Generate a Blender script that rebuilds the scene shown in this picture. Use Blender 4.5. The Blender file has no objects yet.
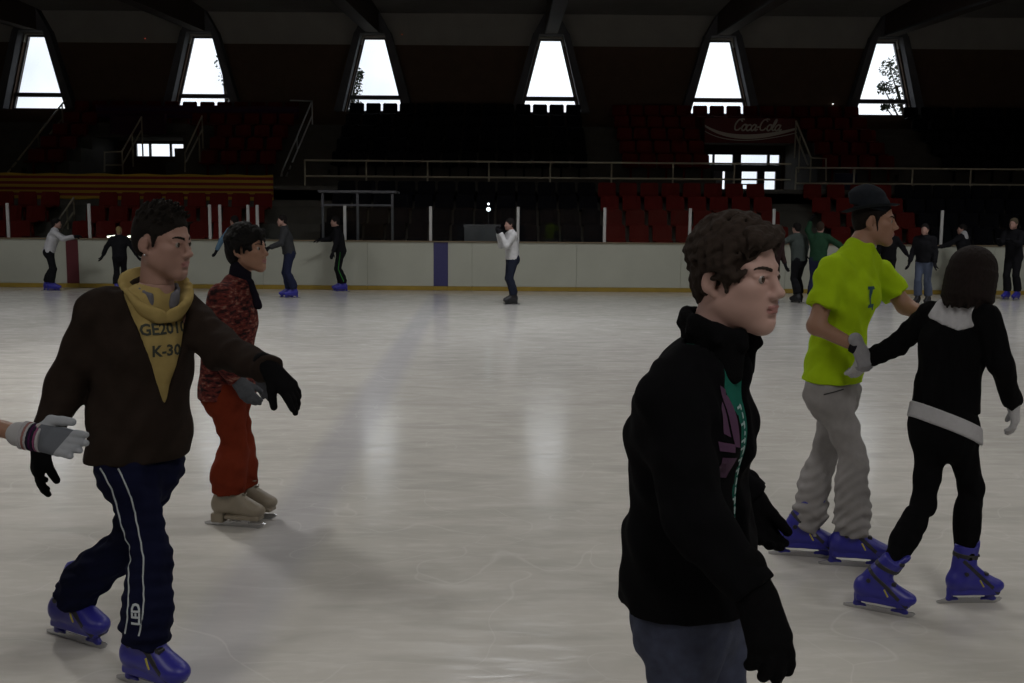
import bpy, bmesh, math, random
import numpy as np
from mathutils import Vector, Matrix
from mathutils.bvhtree import BVHTree

random.seed(7)
sc = bpy.context.scene
COL = sc.collection
PI = math.pi

# ------------------------------------------------------------------ camera
CAM_H = 1.65
PITCH = math.radians(6.9)
ROLL = math.radians(0.45)
cam_data = bpy.data.cameras.new('camera')
cam_data.lens = 35.0
cam_data.sensor_width = 36.0
cam_data.clip_start = 0.05
cam_data.clip_end = 500
cam = bpy.data.objects.new('camera', cam_data)
COL.objects.link(cam)
cam.matrix_world = (Matrix.Translation((0, 0, CAM_H)) @ Matrix.Rotation(PI / 2 - PITCH, 4, 'X')
                    @ Matrix.Rotation(ROLL, 4, 'Z'))
sc.camera = cam
CAM_R = cam.matrix_world.to_3x3()
F_PX = 35.0 / 36.0 * 1024


def ray(px, py):
    return (CAM_R @ Vector(((px - 512) / F_PX, (341.5 - py) / F_PX, -1.0)))


def at(px, py, Y):
    """world point seen at a pixel, standing at distance Y"""
    d = ray(px, py)
    t = Y / d.y
    return np.array((d.x * t, Y, CAM_H + d.z * t))


def gnd(px, py):
    d = ray(px, py)
    t = -CAM_H / d.z
    return np.array((d.x * t, d.y * t, 0.0))


# ------------------------------------------------------------------ sky, lamps, exposure
world = bpy.data.worlds.new('overcast_sky')
sc.world = world
world.use_nodes = True
wn = world.node_tree
wn.nodes.clear()
w_out = wn.nodes.new('ShaderNodeOutputWorld')
w_bg = wn.nodes.new('ShaderNodeBackground')
w_tc = wn.nodes.new('ShaderNodeTexCoord')
w_no = wn.nodes.new('ShaderNodeTexNoise')
w_no.inputs['Scale'].default_value = 5.0
w_no.inputs['Detail'].default_value = 4
w_cr = wn.nodes.new('ShaderNodeValToRGB')
w_cr.color_ramp.elements[0].position = 0.36
w_cr.color_ramp.elements[0].color = (0.66, 0.71, 0.80, 1)
w_cr.color_ramp.elements[1].position = 0.52
w_cr.color_ramp.elements[1].color = (1.0, 1.02, 1.06, 1)
wn.links.new(w_tc.outputs['Generated'], w_no.inputs['Vector'])
wn.links.new(w_no.outputs['Fac'], w_cr.inputs['Fac'])
wn.links.new(w_cr.outputs['Color'], w_bg.inputs['Color'])
wn.links.new(w_bg.outputs['Background'], w_out.inputs['Surface'])
w_bg.inputs['Strength'].default_value = 1.3


def area(name, loc, target, size, power, color=(1, 1, 1), spread=140):
    l = bpy.data.lights.new(name, 'AREA')
    l.shape = 'RECTANGLE'
    l.size, l.size_y = size
    l.energy = power
    l.color = color
    l.spread = math.radians(spread)
    o = bpy.data.objects.new(name, l)
    o.location = loc
    o.rotation_euler = (Vector(target) - Vector(loc)).to_track_quat('-Z', 'Y').to_euler()
    COL.objects.link(o)
    return o


# ceiling floodlights over the ice, with unseen fill lamps added among them
area('rink_flood_or_fill', (-5.4, 10.2, 7.6), (-4.2, 9.2, 0), (1.0, 1.0), 380, (1.0, 0.97, 0.93), 150)
for i, (x, y, p) in enumerate([(-7, -2.5, 150), (2, -3.0, 150), (10, -1, 150), (-10, 7, 90), (3, 8, 90), (11, 8, 130), (-11, 16, 270), (0, 16.0, 290), (11, 16, 280)]):  # front row added behind the camera to brighten faces; middle row is weak fill
    area('rink_flood_or_fill', (x, y, 7.6), (x, y + (2.0 if y < 0 else 0), 0), (2.4, 1.6), p, (0.95, 0.96, 1.0) if y > 10 else (1.0, 0.97, 0.92), 150)

sc.view_settings.view_transform = 'Standard'
sc.view_settings.look = 'None'
sc.view_settings.exposure = 0.0
sc.view_settings.gamma = 1.0
sc.view_settings.use_curve_mapping = False
sc.cycles.use_denoising = True
sc.cycles.max_bounces = 8
sc.cycles.transparent_max_bounces = 16
sc.cycles.caustics_reflective = False
sc.cycles.caustics_refractive = False
sc.cycles.sample_clamp_indirect = 3.0


# ------------------------------------------------------------------ materials
def mat(name, color, rough=0.7, metal=0.0, spec=0.5, noise=None, bump=None, emit=None, sheen=0.0):
    """noise=(scale, amount)  bump=(scale, strength, distance)"""
    m = bpy.data.materials.new(name)
    m.use_nodes = True
    nt = m.node_tree
    b = nt.nodes['Principled BSDF']
    b.inputs['Base Color'].default_value = (*color, 1)
    b.inputs['Roughness'].default_value = rough
    b.inputs['Metallic'].default_value = metal
    b.inputs['Specular IOR Level'].default_value = spec
    if sheen:
        b.inputs['Sheen Weight'].default_value = sheen
    tc = nt.nodes.new('ShaderNodeTexCoord')
    if noise:
        n = nt.nodes.new('ShaderNodeTexNoise')
        n.inputs['Scale'].default_value = noise[0]
        n.inputs['Detail'].default_value = 5
        mx = nt.nodes.new('ShaderNodeMix')
        mx.data_type = 'RGBA'
        lo = [c * (1 - noise[1]) for c in color]
        hi = [min(1, c * (1 + noise[1])) for c in color]
        mx.inputs[6].default_value = (*lo, 1)
        mx.inputs[7].default_value = (*hi, 1)
        nt.links.new(tc.outputs['Object'], n.inputs['Vector'])
        nt.links.new(n.outputs['Fac'], mx.inputs[0])
        nt.links.new(mx.outputs[2], b.inputs['Base Color'])
    if bump:
        n = nt.nodes.new('ShaderNodeTexNoise')
        n.inputs['Scale'].default_value = bump[0]
        n.inputs['Detail'].default_value = 4
        bp = nt.nodes.new('ShaderNodeBump')
        bp.inputs['Strength'].default_value = bump[1]
        bp.inputs['Distance'].default_value = bump[2]
        nt.links.new(tc.outputs['Object'], n.inputs['Vector'])
        nt.links.new(n.outputs['Fac'], bp.inputs['Height'])
        nt.links.new(bp.outputs['Normal'], b.inputs['Normal'])
    if emit:
        b.inputs['Emission Color'].default_value = (*emit[0], 1)
        b.inputs['Emission Strength'].default_value = emit[1]
    return m


def cloth(name, color, amt=0.25, scale=60, bump=0.35):
    return mat(name, color, 0.95, spec=0.06, noise=(scale, amt), bump=(450, bump, 0.003))


def glass_mat(name, tint=(0.93, 0.96, 0.95), gloss=0.06):
    m = bpy.data.materials.new(name)
    m.use_nodes = True
    nt = m.node_tree
    nt.nodes.clear()
    o = nt.nodes.new('ShaderNodeOutputMaterial')
    t = nt.nodes.new('ShaderNodeBsdfTransparent')
    t.inputs['Color'].default_value = (*tint, 1)
    g = nt.nodes.new('ShaderNodeBsdfGlossy')
    g.inputs['Roughness'].default_value = 0.03
    x = nt.nodes.new('ShaderNodeMixShader')
    x.inputs[0].default_value = gloss
    nt.links.new(t.outputs[0], x.inputs[1])
    nt.links.new(g.outputs[0], x.inputs[2])
    nt.links.new(x.outputs[0], o.inputs['Surface'])
    return m


M = {}
M['concrete'] = mat('concrete', (0.10, 0.092, 0.078), 0.9, noise=(3, 0.3), bump=(30, 0.3, 0.01))
M['upper_wall'] = mat('upper_wall_plaster', (0.33, 0.31, 0.28), 0.9, noise=(1.5, 0.15))
M['brown_wall'] = mat('brown_wall_cladding', (0.10, 0.060, 0.038), 0.85, noise=(2.5, 0.25), bump=(12, 0.3, 0.01))
M['dark_concrete'] = mat('dark_concrete', (0.11, 0.11, 0.12), 0.85, noise=(4, 0.2))
M['beam'] = mat('laminated_timber_beam', (0.06, 0.042, 0.034), 0.7, noise=(6, 0.3))
M['ceiling'] = mat('ceiling_boards', (0.26, 0.245, 0.225), 0.9, noise=(2, 0.15))
M['board_white'] = mat('rink_board_plastic', (0.37, 0.375, 0.31), 0.55, noise=(1.4, 0.12))
M['board_red'] = mat('rink_board_red', (0.085, 0.010, 0.014), 0.55)
M['board_blue'] = mat('rink_board_blue', (0.030, 0.028, 0.11), 0.55)
M['kick_yellow'] = mat('kick_strip_yellow', (0.27, 0.18, 0.02), 0.55, noise=(4, 0.25))
M['rail_cap'] = mat('board_cap_brown', (0.16, 0.12, 0.07), 0.6)
M['post_alu'] = mat('aluminium_post', (0.46, 0.46, 0.44), 0.5, 0.2)
M['rail_paint'] = mat('handrail_paint', (0.42, 0.37, 0.27), 0.5, 0.0)
M['rail_bright'] = mat('handrail_steel', (0.6, 0.6, 0.6), 0.4, 0.3)
M['glass'] = glass_mat('rink_glass', (0.90, 0.93, 0.92), 0.03)
M['window_glass'] = glass_mat('window_glass', (0.97, 0.99, 1.0), 0.04)
M['seat_red'] = mat('seat_plastic_red', (0.135, 0.011, 0.008), 0.7, spec=0.12)
M['seat_black'] = mat('seat_plastic_black', (0.006, 0.006, 0.009), 0.7, spec=0.1)
M['window_frame'] = mat('window_frame_metal', (0.10, 0.10, 0.11), 0.5, 0.3)
M['dark_door'] = mat('door_frame_dark', (0.02, 0.022, 0.025), 0.5)
M['steel'] = mat('blade_steel', (0.55, 0.56, 0.58), 0.25, 1.0)
M['skate_blue'] = mat('skate_plastic_blue', (0.022, 0.021, 0.235), 0.4, noise=(8, 0.15))
M['skate_beige'] = mat('skate_leather_beige', (0.20, 0.17, 0.125), 0.5, noise=(20, 0.2))
M['skate_black'] = mat('skate_black', (0.006, 0.006, 0.008), 0.6)
M['strap'] = mat('strap_black', (0.015, 0.015, 0.018), 0.5)
M['yellow_mark'] = mat('yellow_mark', (0.42, 0.36, 0.05), 0.5)
M['white_print'] = mat('white_print', (0.6, 0.62, 0.62), 0.7)
M['skin'] = mat('skin', (0.29, 0.17, 0.135), 0.55, spec=0.35, noise=(25, 0.08))
M['skin_pale'] = mat('skin_pale', (0.40, 0.255, 0.22), 0.55, spec=0.35, noise=(25, 0.08))
M['skin_tan'] = mat('skin_tan', (0.26, 0.14, 0.092), 0.55, spec=0.35, noise=(25, 0.08))
M['lip'] = mat('lip', (0.27, 0.115, 0.105), 0.45)
M['eye_white'] = mat('eye_white', (0.24, 0.215, 0.20), 0.25)
M['iris'] = mat('iris_brown', (0.03, 0.018, 0.01), 0.2)


# ------------------------------------------------------------------ object helpers
def link(o, parent=None):
    COL.objects.link(o)
    if parent is not None:
        o.parent = parent
    return o


def thing(name, label, cat, loc=(0, 0, 0), rz=0.0, group=None):
    o = bpy.data.objects.new(name, None)
    o.empty_display_size = 0.2
    o.location = [float(v) for v in loc]
    o.rotation_euler = (0, 0, rz)
    link(o)
    return tag(o, label, cat, group)


def tag(o, label, cat, group=None):
    o['label'] = label
    o['category'] = cat
    if group:
        o['group'] = group
    return o


def structure(name, bm, m, parent=None):
    o = obj(name, bm, m, parent)
    if parent is None:
        o['kind'] = 'structure'
    return o


def obj(name, bm, m, parent=None, smooth=False, loc=None):
    if isinstance(bm, bpy.types.Mesh):
        me = bm
    else:
        me = bpy.data.meshes.new(name)
        bm.normal_update()
        bm.to_mesh(me)
        bm.free()
    if m is not None and not me.materials:
        for q in (m if isinstance(m, (list, tuple)) else [m]):
            me.materials.append(q)
    if smooth:
        me.polygons.foreach_set('use_smooth', [True] * len(me.polygons))
    o = bpy.data.objects.new(name, me)
    if loc is not None:
        o.location = [float(v) for v in loc]
    return link(o, parent)


def box(bm, lo, hi, R=None, c=None):
    lo = Vector([float(v) for v in lo])
    hi = Vector([float(v) for v in hi])
    mtx = Matrix.Translation((lo + hi) / 2) @ Matrix.Diagonal((*(hi - lo), 1))
    if R is not None:
        mtx = R @ mtx
    return bmesh.ops.create_cube(bm, size=1, matrix=mtx)['verts']


def bevbox(lo, hi, b=0.01, seg=2):
    bm = bmesh.new()
    box(bm, lo, hi)
    bmesh.ops.bevel(bm, geom=bm.edges[:], offset=b, segments=seg, affect='EDGES')
    return bm


def tube(bm, pts, r, n=8, cap=True, r_end=None):
    """swept tube through points"""
    pts = [Vector([float(v) for v in p]) for p in pts]
    rings = []
    up = Vector((0.13, 0.21, 0.97))
    for i, p in enumerate(pts):
        a = pts[max(0, i - 1)]
        b = pts[min(len(pts) - 1, i + 1)]
        t = (b - a).normalized()
        u = t.cross(up)
        if u.length < 1e-3:
            u = t.cross(Vector((1, 0, 0)))
        u.normalize()
        v = t.cross(u)
        rr = r if r_end is None else r + (r_end - r) * i / (len(pts) - 1)
        rings.append([bm.verts.new(p + (u * math.cos(2 * PI * k / n) + v * math.sin(2 * PI * k / n)) * rr) for k in range(n)])
    for a, b in zip(rings, rings[1:]):
        for k in range(n):
            bm.faces.new((a[k], a[(k + 1) % n], b[(k + 1) % n], b[k]))
    if cap:
        bm.faces.new(rings[0])
        bm.faces.new(rings[-1][::-1])
    return bm


def prism(bm, poly, y0, y1):
    """polygon in x,z extruded between two y"""
    a = [bm.verts.new((float(x), y0, float(z))) for x, z in poly]
    b = [bm.verts.new((float(x), y1, float(z))) for x, z in poly]
    n = len(poly)
    bm.faces.new(a)
    bm.faces.new(b[::-1])
    for i in range(n):
        bm.faces.new((a[i], b[i], b[(i + 1) % n], a[(i + 1) % n]))
    bmesh.ops.recalc_face_normals(bm, faces=bm.faces[:])
    return bm


def dup(o, loc=None, parent=None, label=None):
    c = o.copy()
    if loc is not None:
        c.location = loc
    if parent is not None:
        c.parent = parent
    if label:
        c['label'] = label
    COL.objects.link(c)
    for ch in list(o.children):
        dup(ch, None, c)
    return c

# ================================================================== THE HALL
BY = 23.6            # distance of the far rink boards
WALL_Y = 36.5
HX = 24.0

# ---- ice
ice = bpy.data.materials.new('skated_ice')
ice.use_nodes = True
nt = ice.node_tree
b = nt.nodes['Principled BSDF']
tc = nt.nodes.new('ShaderNodeTexCoord')


def scratches(sx, sy, rot, scale, lo, hi):
    mp = nt.nodes.new('ShaderNodeMapping')
    mp.inputs['Scale'].default_value = (sx, sy, 1)
    mp.inputs['Rotation'].default_value = (0, 0, rot)
    n = nt.nodes.new('ShaderNodeTexNoise')
    n.inputs['Scale'].default_value = scale
    n.inputs['Detail'].default_value = 5
    n.inputs['Distortion'].default_value = 0.6
    r = nt.nodes.new('ShaderNodeMapRange')
    r.inputs['From Min'].default_value = lo
    r.inputs['From Max'].default_value = hi
    nt.links.new(tc.outputs['Object'], mp.inputs['Vector'])
    nt.links.new(mp.outputs[0], n.inputs['Vector'])
    nt.links.new(n.outputs['Fac'], r.inputs['Value'])
    return r.outputs[0]


def mathn(op, a, c):
    x = nt.nodes.new('ShaderNodeMath')
    x.operation = op
    for i, v in enumerate((a, c)):
        if isinstance(v, (int, float)):
            x.inputs[i].default_value = v
        else:
            nt.links.new(v, x.inputs[i])
    return x.outputs[0]


def mixc(fac, a, c):
    x = nt.nodes.new('ShaderNodeMix')
    x.data_type = 'RGBA'
    for i, v in ((0, fac), (6, a), (7, c)):
        if isinstance(v, (int, float)):
            x.inputs[i].default_value = v
        elif isinstance(v, tuple):
            x.inputs[i].default_value = (*v, 1)
        else:
            nt.links.new(v, x.inputs[i])
    return x.outputs[2]


s1 = scratches(1.0, 4.2, 0.10, 3.0, 0.50, 0.80)      # long skate marks across
s2 = scratches(1.0, 4.5, -0.55, 4.0, 0.52, 0.82)
s3 = scratches(1.0, 1.0, 0, 0.5, 0.35, 0.68)          # broad cloudiness
s4 = scratches(1.0, 1.0, 0, 9.0, 0.35, 0.75)
marks = mathn('MAXIMUM', s1, s2)
base = mixc(s3, (0.50, 0.485, 0.45), (0.585, 0.565, 0.53))
c1 = mixc(mathn('MULTIPLY', marks, 0.55), base, (0.68, 0.665, 0.635))
s5 = scratches(1.0, 3.2, 0.06, 1.5, 0.50, 0.66)
c1b = mixc(mathn('MULTIPLY', s5, 0.38), c1, (0.38, 0.375, 0.345))
c2 = mixc(mathn('MULTIPLY', s4, 0.16), c1b, (0.40, 0.39, 0.37))
# faded blue line painted under the ice
sep = nt.nodes.new('ShaderNodeSeparateXYZ')
nt.links.new(tc.outputs['Object'], sep.inputs[0])
dx = mathn('ABSOLUTE', mathn('ADD', mathn('ADD', sep.outputs['X'], 1.02), mathn('MULTIPLY', sep.outputs['Y'], 0.030)), 0)
rr = nt.nodes.new('ShaderNodeMapRange')
rr.inputs['From Min'].default_value = 0.24
rr.inputs['From Max'].default_value = 0.10
nt.links.new(dx, rr.inputs['Value'])
c3 = mixc(mathn('MULTIPLY', rr.outputs[0], 0.42), c2, (0.36, 0.365, 0.42))
# thin curved grooves
wv = nt.nodes.new('ShaderNodeTexVoronoi')
wv.feature = 'DISTANCE_TO_EDGE'
wv.inputs['Scale'].default_value = 1.5
mpv = nt.nodes.new('ShaderNodeMapping')
mpv.inputs['Scale'].default_value = (0.35, 1.0, 1)
nt.links.new(tc.outputs['Object'], mpv.inputs['Vector'])
dn = nt.nodes.new('ShaderNodeTexNoise')
dn.inputs['Scale'].default_value = 0.8
nt.links.new(tc.outputs['Object'], dn.inputs['Vector'])
dv = nt.nodes.new('ShaderNodeVectorMath')
dv.operation = 'MULTIPLY_ADD'
dv.inputs[1].default_value = (2.5, 2.5, 0)
nt.links.new(dn.outputs['Color'], dv.inputs[0])
nt.links.new(mpv.outputs[0], dv.inputs[2])
nt.links.new(dv.outputs[0], wv.inputs['Vector'])
gr = nt.nodes.new('ShaderNodeMapRange')
gr.inputs['From Min'].default_value = 0.010
gr.inputs['From Max'].default_value = 0.0
nt.links.new(wv.outputs['Distance'], gr.inputs['Value'])
c4 = mixc(mathn('MULTIPLY', gr.outputs[0], 0.22), c3, (0.76, 0.75, 0.73))
nt.links.new(c4, b.inputs['Base Color'])
ro = nt.nodes.new('ShaderNodeMapRange')
ro.inputs['To Min'].default_value = 0.13
ro.inputs['To Max'].default_value = 0.24
nt.links.new(marks, ro.inputs['Value'])
nt.links.new(ro.outputs[0], b.inputs['Roughness'])
b.inputs['IOR'].default_value = 1.31
b.inputs['Specular IOR Level'].default_value = 0.42
bp = nt.nodes.new('ShaderNodeBump')
bp.inputs['Strength'].default_value = 0.12
bp.inputs['Distance'].default_value = 0.004
nt.links.new(mathn('ADD', marks, mathn('MULTIPLY', s4, 0.6)), bp.inputs['Height'])
nt.links.new(bp.outputs['Normal'], b.inputs['Normal'])

bm = bmesh.new()
box(bm, (-HX, -5, -0.2), (HX, BY + 0.02, 0))
structure('floor', bm, ice)
bm = bmesh.new()
box(bm, (-HX, BY + 0.02, -0.2), (HX, WALL_Y + 0.4, 0))
structure('floor_concourse', bm, M['concrete'])

# ---- shell
CEIL = 8.95
for nm, lo, hi in (('wall_left', (-HX - 0.3, -5, 0), (-HX, WALL_Y, CEIL)), ('wall_right', (HX, -5, 0), (HX + 0.3, WALL_Y, CEIL)),
                   ('wall_front', (-HX, -5.3, 0), (HX, -5, CEIL))):
    bm = bmesh.new()
    box(bm, lo, hi)
    structure(nm, bm, M['brown_wall'])
bm = bmesh.new()
box(bm, (-HX - 0.3, -5.3, CEIL), (HX + 0.3, WALL_Y + 0.4, CEIL + 0.25))
structure('ceiling', bm, M['ceiling'])

# back wall with six tapering windows and two glazed openings at concourse level
WX = [-17.04, -11.12, -5.0, 1.30, 7.36, 13.24]      # spacing as measured, a little uneven
ZT, ZB, HT, HB = 8.12, 5.5, 0.385, 1.06
ZSPLIT = 7.85
bm = bmesh.new()
y0, y1 = WALL_Y, WALL_Y + 0.4


def halfw(z):
    return HT + (HB - HT) * (ZT - z) / (ZT - ZB)


edges = [(-HX, -HX)] + [(x, x) for x in WX] + [(HX, HX)]
for i in range(len(WX) + 1):
    xl = -HX if i == 0 else None
    xr = HX if i == len(WX) else None
    a_b = xl if xl is not None else WX[i - 1] + HB
    a_t = xl if xl is not None else WX[i - 1] + halfw(ZSPLIT)
    c_b = xr if xr is not None else WX[i] - HB
    c_t = xr if xr is not None else WX[i] - halfw(ZSPLIT)
    prism(bm, [(a_b, ZB), (c_b, ZB), (c_t, ZSPLIT), (a_t, ZSPLIT)], y0, y1)
OP1 = (-13.72, -11.62, 3.84, 4.36)       # strip window of the first gangway
OP2 = (6.72, 9.70, 2.5, 4.16)            # glazed doors of the second gangway
xs = [-HX, OP1[0], OP1[1], OP2[0], OP2[1], HX]
box(bm, (xs[0], y0, 0), (xs[1], y1, ZB))
box(bm, (xs[2], y0, 0), (xs[3], y1, ZB))
box(bm, (xs[4], y0, 0), (xs[5], y1, ZB))
box(bm, (xs[1], y0, 0), (xs[2], y1, OP1[2]))
box(bm, (xs[1], y0, OP1[3]), (xs[2], y1, ZB))
box(bm, (xs[3], y0, 0), (xs[4], y1, OP2[2]))
box(bm, (xs[3], y0, OP2[3]), (xs[4], y1, ZB))
wall_back = structure('wall_back', bm, M['brown_wall'])
bm = bmesh.new()
for i in range(len(WX) + 1):
    a = -HX if i == 0 else WX[i - 1]
    c = HX if i == len(WX) else WX[i]
    al = a if i == 0 else None
    pa_b = a if i == 0 else a + halfw(ZSPLIT)
    pa_t = a if i == 0 else a + HT
    pc_b = c if i == len(WX) else c - halfw(ZSPLIT)
    pc_t = c if i == len(WX) else c - HT
    prism(bm, [(pa_b, ZSPLIT), (pc_b, ZSPLIT), (pc_t, ZT), (pa_t, ZT)], y0, y1)
box(bm, (-HX, y0, ZT), (HX, y1, CEIL))
structure('wall_back_upper', bm, M['upper_wall'])

# windows: frame, cross bar, two panes each
for k, x in enumerate(WX):
    w = thing('window_%d' % (k + 1), '', '', (x, WALL_Y, 0))
    del w['label'], w['category']
    w['kind'] = 'structure'
    ZC = 6.03
    bm = bmesh.new()
    for s in (-1, 1):
        pts = [(s * HB, ZB), (s * HT, ZT), (s * (HT - 0.05), ZT), (s * (HB - 0.06), ZB)]
        prism(bm, pts, 0.16, 0.24)
    box(bm, (-HT, 0.16, ZT - 0.06), (HT, 0.24, ZT))
    box(bm, (-HB, 0.16, ZB), (HB, 0.24, ZB + 0.06))
    obj('window_frame', bm, M['window_frame'], w)
    bm = bmesh.new()
    box(bm, (-halfw(ZC), 0.10, ZC - 0.07), (halfw(ZC), 0.26, ZC + 0.07))
    obj('crossbar', bm, M['window_frame'], w)
    for z0, z1 in ((ZC + 0.07, ZT - 0.06), (ZB + 0.06, ZC - 0.07)):
        bm = bmesh.new()
        prism(bm, [(-halfw(z0) + 0.05, z0), (halfw(z0) - 0.05, z0), (halfw(z1) - 0.05, z1), (-halfw(z1) + 0.05, z1)], 0.19, 0.20)
        obj('pane', bm, M['window_glass'], w)
    # slanting concrete legs beside the opening that carry the roof beam
    bm = bmesh.new()
    for s in (-1, 1):
        prism(bm, [(s * (HB + 0.04), ZB), (s * (HB + 0.34), ZB), (s * (HT + 0.26), ZT + 0.1), (s * (HT + 0.03), ZT + 0.1)], -0.42, 0.0)
    prism(bm, [(-HT - 0.26, ZT + 0.06), (HT + 0.26, ZT + 0.06), (0.22, CEIL), (-0.22, CEIL)], -0.42, 0.0)
    p = obj('pillar', bm, M['dark_concrete'], None, loc=(x, WALL_Y, 0))
    p['kind'] = 'structure'
    # roof beam, deeper towards mid span
    prof = [(-0.2, 8.22), (-8.4, 7.75), (-24.0, 7.2), (-41.0, 8.0), (-41.0, CEIL), (-0.2, CEIL)]
    bm = bmesh.new()
    a = [bm.verts.new((-0.22, yy, zz)) for yy, zz in prof]
    c = [bm.verts.new((0.22, yy, zz)) for yy, zz in prof]
    bm.faces.new(a)
    bm.faces.new(c[::-1])
    for i in range(len(prof)):
        j = (i + 1) % len(prof)
        bm.faces.new((a[i], c[i], c[j], a[j]))
    bmesh.ops.recalc_face_normals(bm, faces=bm.faces[:])
    bo = obj('beam', bm, M['beam'], None, loc=(x, WALL_Y, 0))
    bo['kind'] = 'structure'
    bm = bmesh.new()          # paler strip painting the light caught along the beam's bottom edge
    for (ya, za), (yb, zb) in zip(prof[:2], prof[1:3]):
        v = [bm.verts.new((xx, yy, zz)) for xx, yy, zz in ((-0.235, ya, za), (-0.235, yb, zb), (-0.235, yb, zb + 0.06), (-0.235, ya, za + 0.06),
                                                            (-0.19, ya, za), (-0.19, yb, zb), (-0.19, yb, zb - 0.012), (-0.19, ya, za - 0.012))]
        bm.faces.new(v[:4])
        bm.faces.new((v[0], v[1], v[6], v[7]))
    obj('lit_edge_strip', bm, M['dark_concrete'], bo)

# ---- glazed strip of gangway one and doors of gangway two
d1 = thing('window_7', '', '', (0, WALL_Y, 0))
del d1['label'], d1['category']
d1['kind'] = 'structure'
bm = bmesh.new()
x0, x1, z0, z1 = OP1
for xx in (x0, -13.2, -12.45, x1 - 0.06):
    box(bm, (xx, 0.1, z0), (xx + 0.07, 0.2, z1))
box(bm, (x0, 0.1, z0 - 0.02), (x1, 0.2, z0 + 0.04))
box(bm, (x0, 0.1, z1 - 0.04), (x1, 0.2, z1))
obj('window_frame', bm, M['dark_door'], d1)
for xa, xb in ((x0 + .07, -13.2), (-13.13, -12.45), (-12.38, x1 - .06)):
    bm = bmesh.new()
    box(bm, (xa, 0.14, z0 + .04), (xb, 0.15, z1 - .04))
    obj('pane', bm, M['window_glass'], d1)

d2 = thing('door_1', '', '', (0, WALL_Y, 0))
del d2['label'], d2['category']
d2['kind'] = 'structure'
x0, x1, z0, z1 = OP2
bm = bmesh.new()
for xx, ww in ((x0, .06), (7.22, .07), (7.95, .30), (9.20, .09), (x1 - .06, .06)):
    box(bm, (xx, 0.1, 3.66), (xx + ww, 0.22, z1))
box(bm, (x0, 0.1, 3.50), (x1, 0.22, 3.74))
box(bm, (x0, 0.1, z1 - .06), (x1, 0.22, z1))
for xx, ww in ((x0, .55), (8.05, .24), (8.86, .26), (9.52, .18)):
    box(bm, (xx, 0.1, z0), (xx + ww, 0.22, 3.5))
box(bm, (7.27, 0.1, z0), (8.29, 0.22, 2.75))
obj('door_frame', bm, M['dark_door'], d2)
bm = bmesh.new()
box(bm, (8.29, 0.1, z0), (8.86, 0.22, 2.88))
box(bm, (8.29, 0.1, 3.02), (8.86, 0.2, 3.06))
obj('door_panel', bm, M['dark_door'], d2)
for xa, xb, za, zb in ((x0 + .06, 7.22, 3.74, 4.1), (7.29, 7.95, 3.74, 4.1), (8.25, 9.20, 3.74, 4.1), (9.29, x1 - .06, 3.74, 4.1),
                       (8.29, 8.86, 2.88, 3.5), (9.12, 9.52, 2.5, 3.5)):
    bm = bmesh.new()
    box(bm, (xa, 0.15, za), (xb, 0.16, zb))
    obj('pane', bm, M['window_glass'], d2)
frost = mat('frosted_door_sheet', (0.30, 0.32, 0.36), 0.6)
for xa, xb in ((7.27, 7.60), (7.68, 8.05)):
    bm = bmesh.new()
    box(bm, (xa, 0.12, 2.75), (xb, 0.15, 3.5))
    obj('frosted_pane', bm, frost, d2)

# ---- grandstand: concrete terraces, a walkway and two gangways
st = thing('grandstand', '', '', (0, 0, 0))
del st['label'], st['category']
st['kind'] = 'structure'
LOW = [(25.6 + .9 * i, 0.72 + 0.405 * i) for i in range(4)]
UP = [(31.6 + .9 * i, 2.98 + 0.485 * i) for i in range(5)]
WALK = (29.2, 31.6, 2.5)
G1 = (-14.3, -11.2)
G2 = (6.35, 9.80)


def terrace(x0, x1, y0, y1, z0, z1):
    bm = bmesh.new()
    box(bm, (x0, y0, z0), (x1, y1, z1))
    obj('terrace_step', bm, M['concrete'], st)


for i, (y, z) in enumerate(LOW):
    terrace(-HX, HX, y, 29.2, max(0, z - .405), z)
terrace(-HX, HX, 29.2, 31.6, 2.2, 2.5)
terrace(-HX, HX, 29.2, 29.35, 1.9, 2.62)
for i, (y, z) in enumerate(UP):
    zlo = 2.5 if i == 0 else z - .485
    if i < 3:
        for xa, xb in ((-HX, G1[0]), (G1[1], G2[0]), (G2[1], HX)):
            terrace(xa, xb, y, WALL_Y, zlo, z)
    else:
        for xa, xb in ((-HX, G1[0]), (G1[1], G2[0]), (G2[1], HX)):
            terrace(xa, xb, y, WALL_Y, zlo, z)
        for xa, xb in (G1, G2):
            terrace(xa, xb, y, y + .9 if i == 3 else WALL_Y, z - .06 if i == 3 else z - .5, z)
terrace(G1[0], G1[1], 31.6, WALL_Y, 2.3, 2.5)
terrace(G2[0], G2[1], 31.6, WALL_Y, 2.3, 2.5)

# stair flights: half-height steps between the rows
STAIRS_UP = [(-17.6, -15.7), (-7.5, -5.9), (2.45, 3.4), (12.3, 13.7)]
STAIRS_LOW = [(-12.6, -11.7), (-6.6, -5.2), (7.35, 8.25), (16, 17)]
for (xa, xb) in STAIRS_UP:
    for i, (y, z) in enumerate(UP):
        bm = bmesh.new()
        zl = 2.5 if i == 0 else UP[i - 1][1]
        box(bm, (xa, y - .32, zl), (xb, y, (zl + z) / 2))
        obj('stair_step', bm, M['concrete'], st)
for (xa, xb) in STAIRS_LOW:
    for i, (y, z) in enumerate(LOW):
        bm = bmesh.new()
        zl = 0.31 if i == 0 else LOW[i - 1][1]
        box(bm, (xa, y - .32, max(0, zl)), (xb, y, (zl + z) / 2))
        obj('stair_step', bm, M['concrete'], st)


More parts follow.
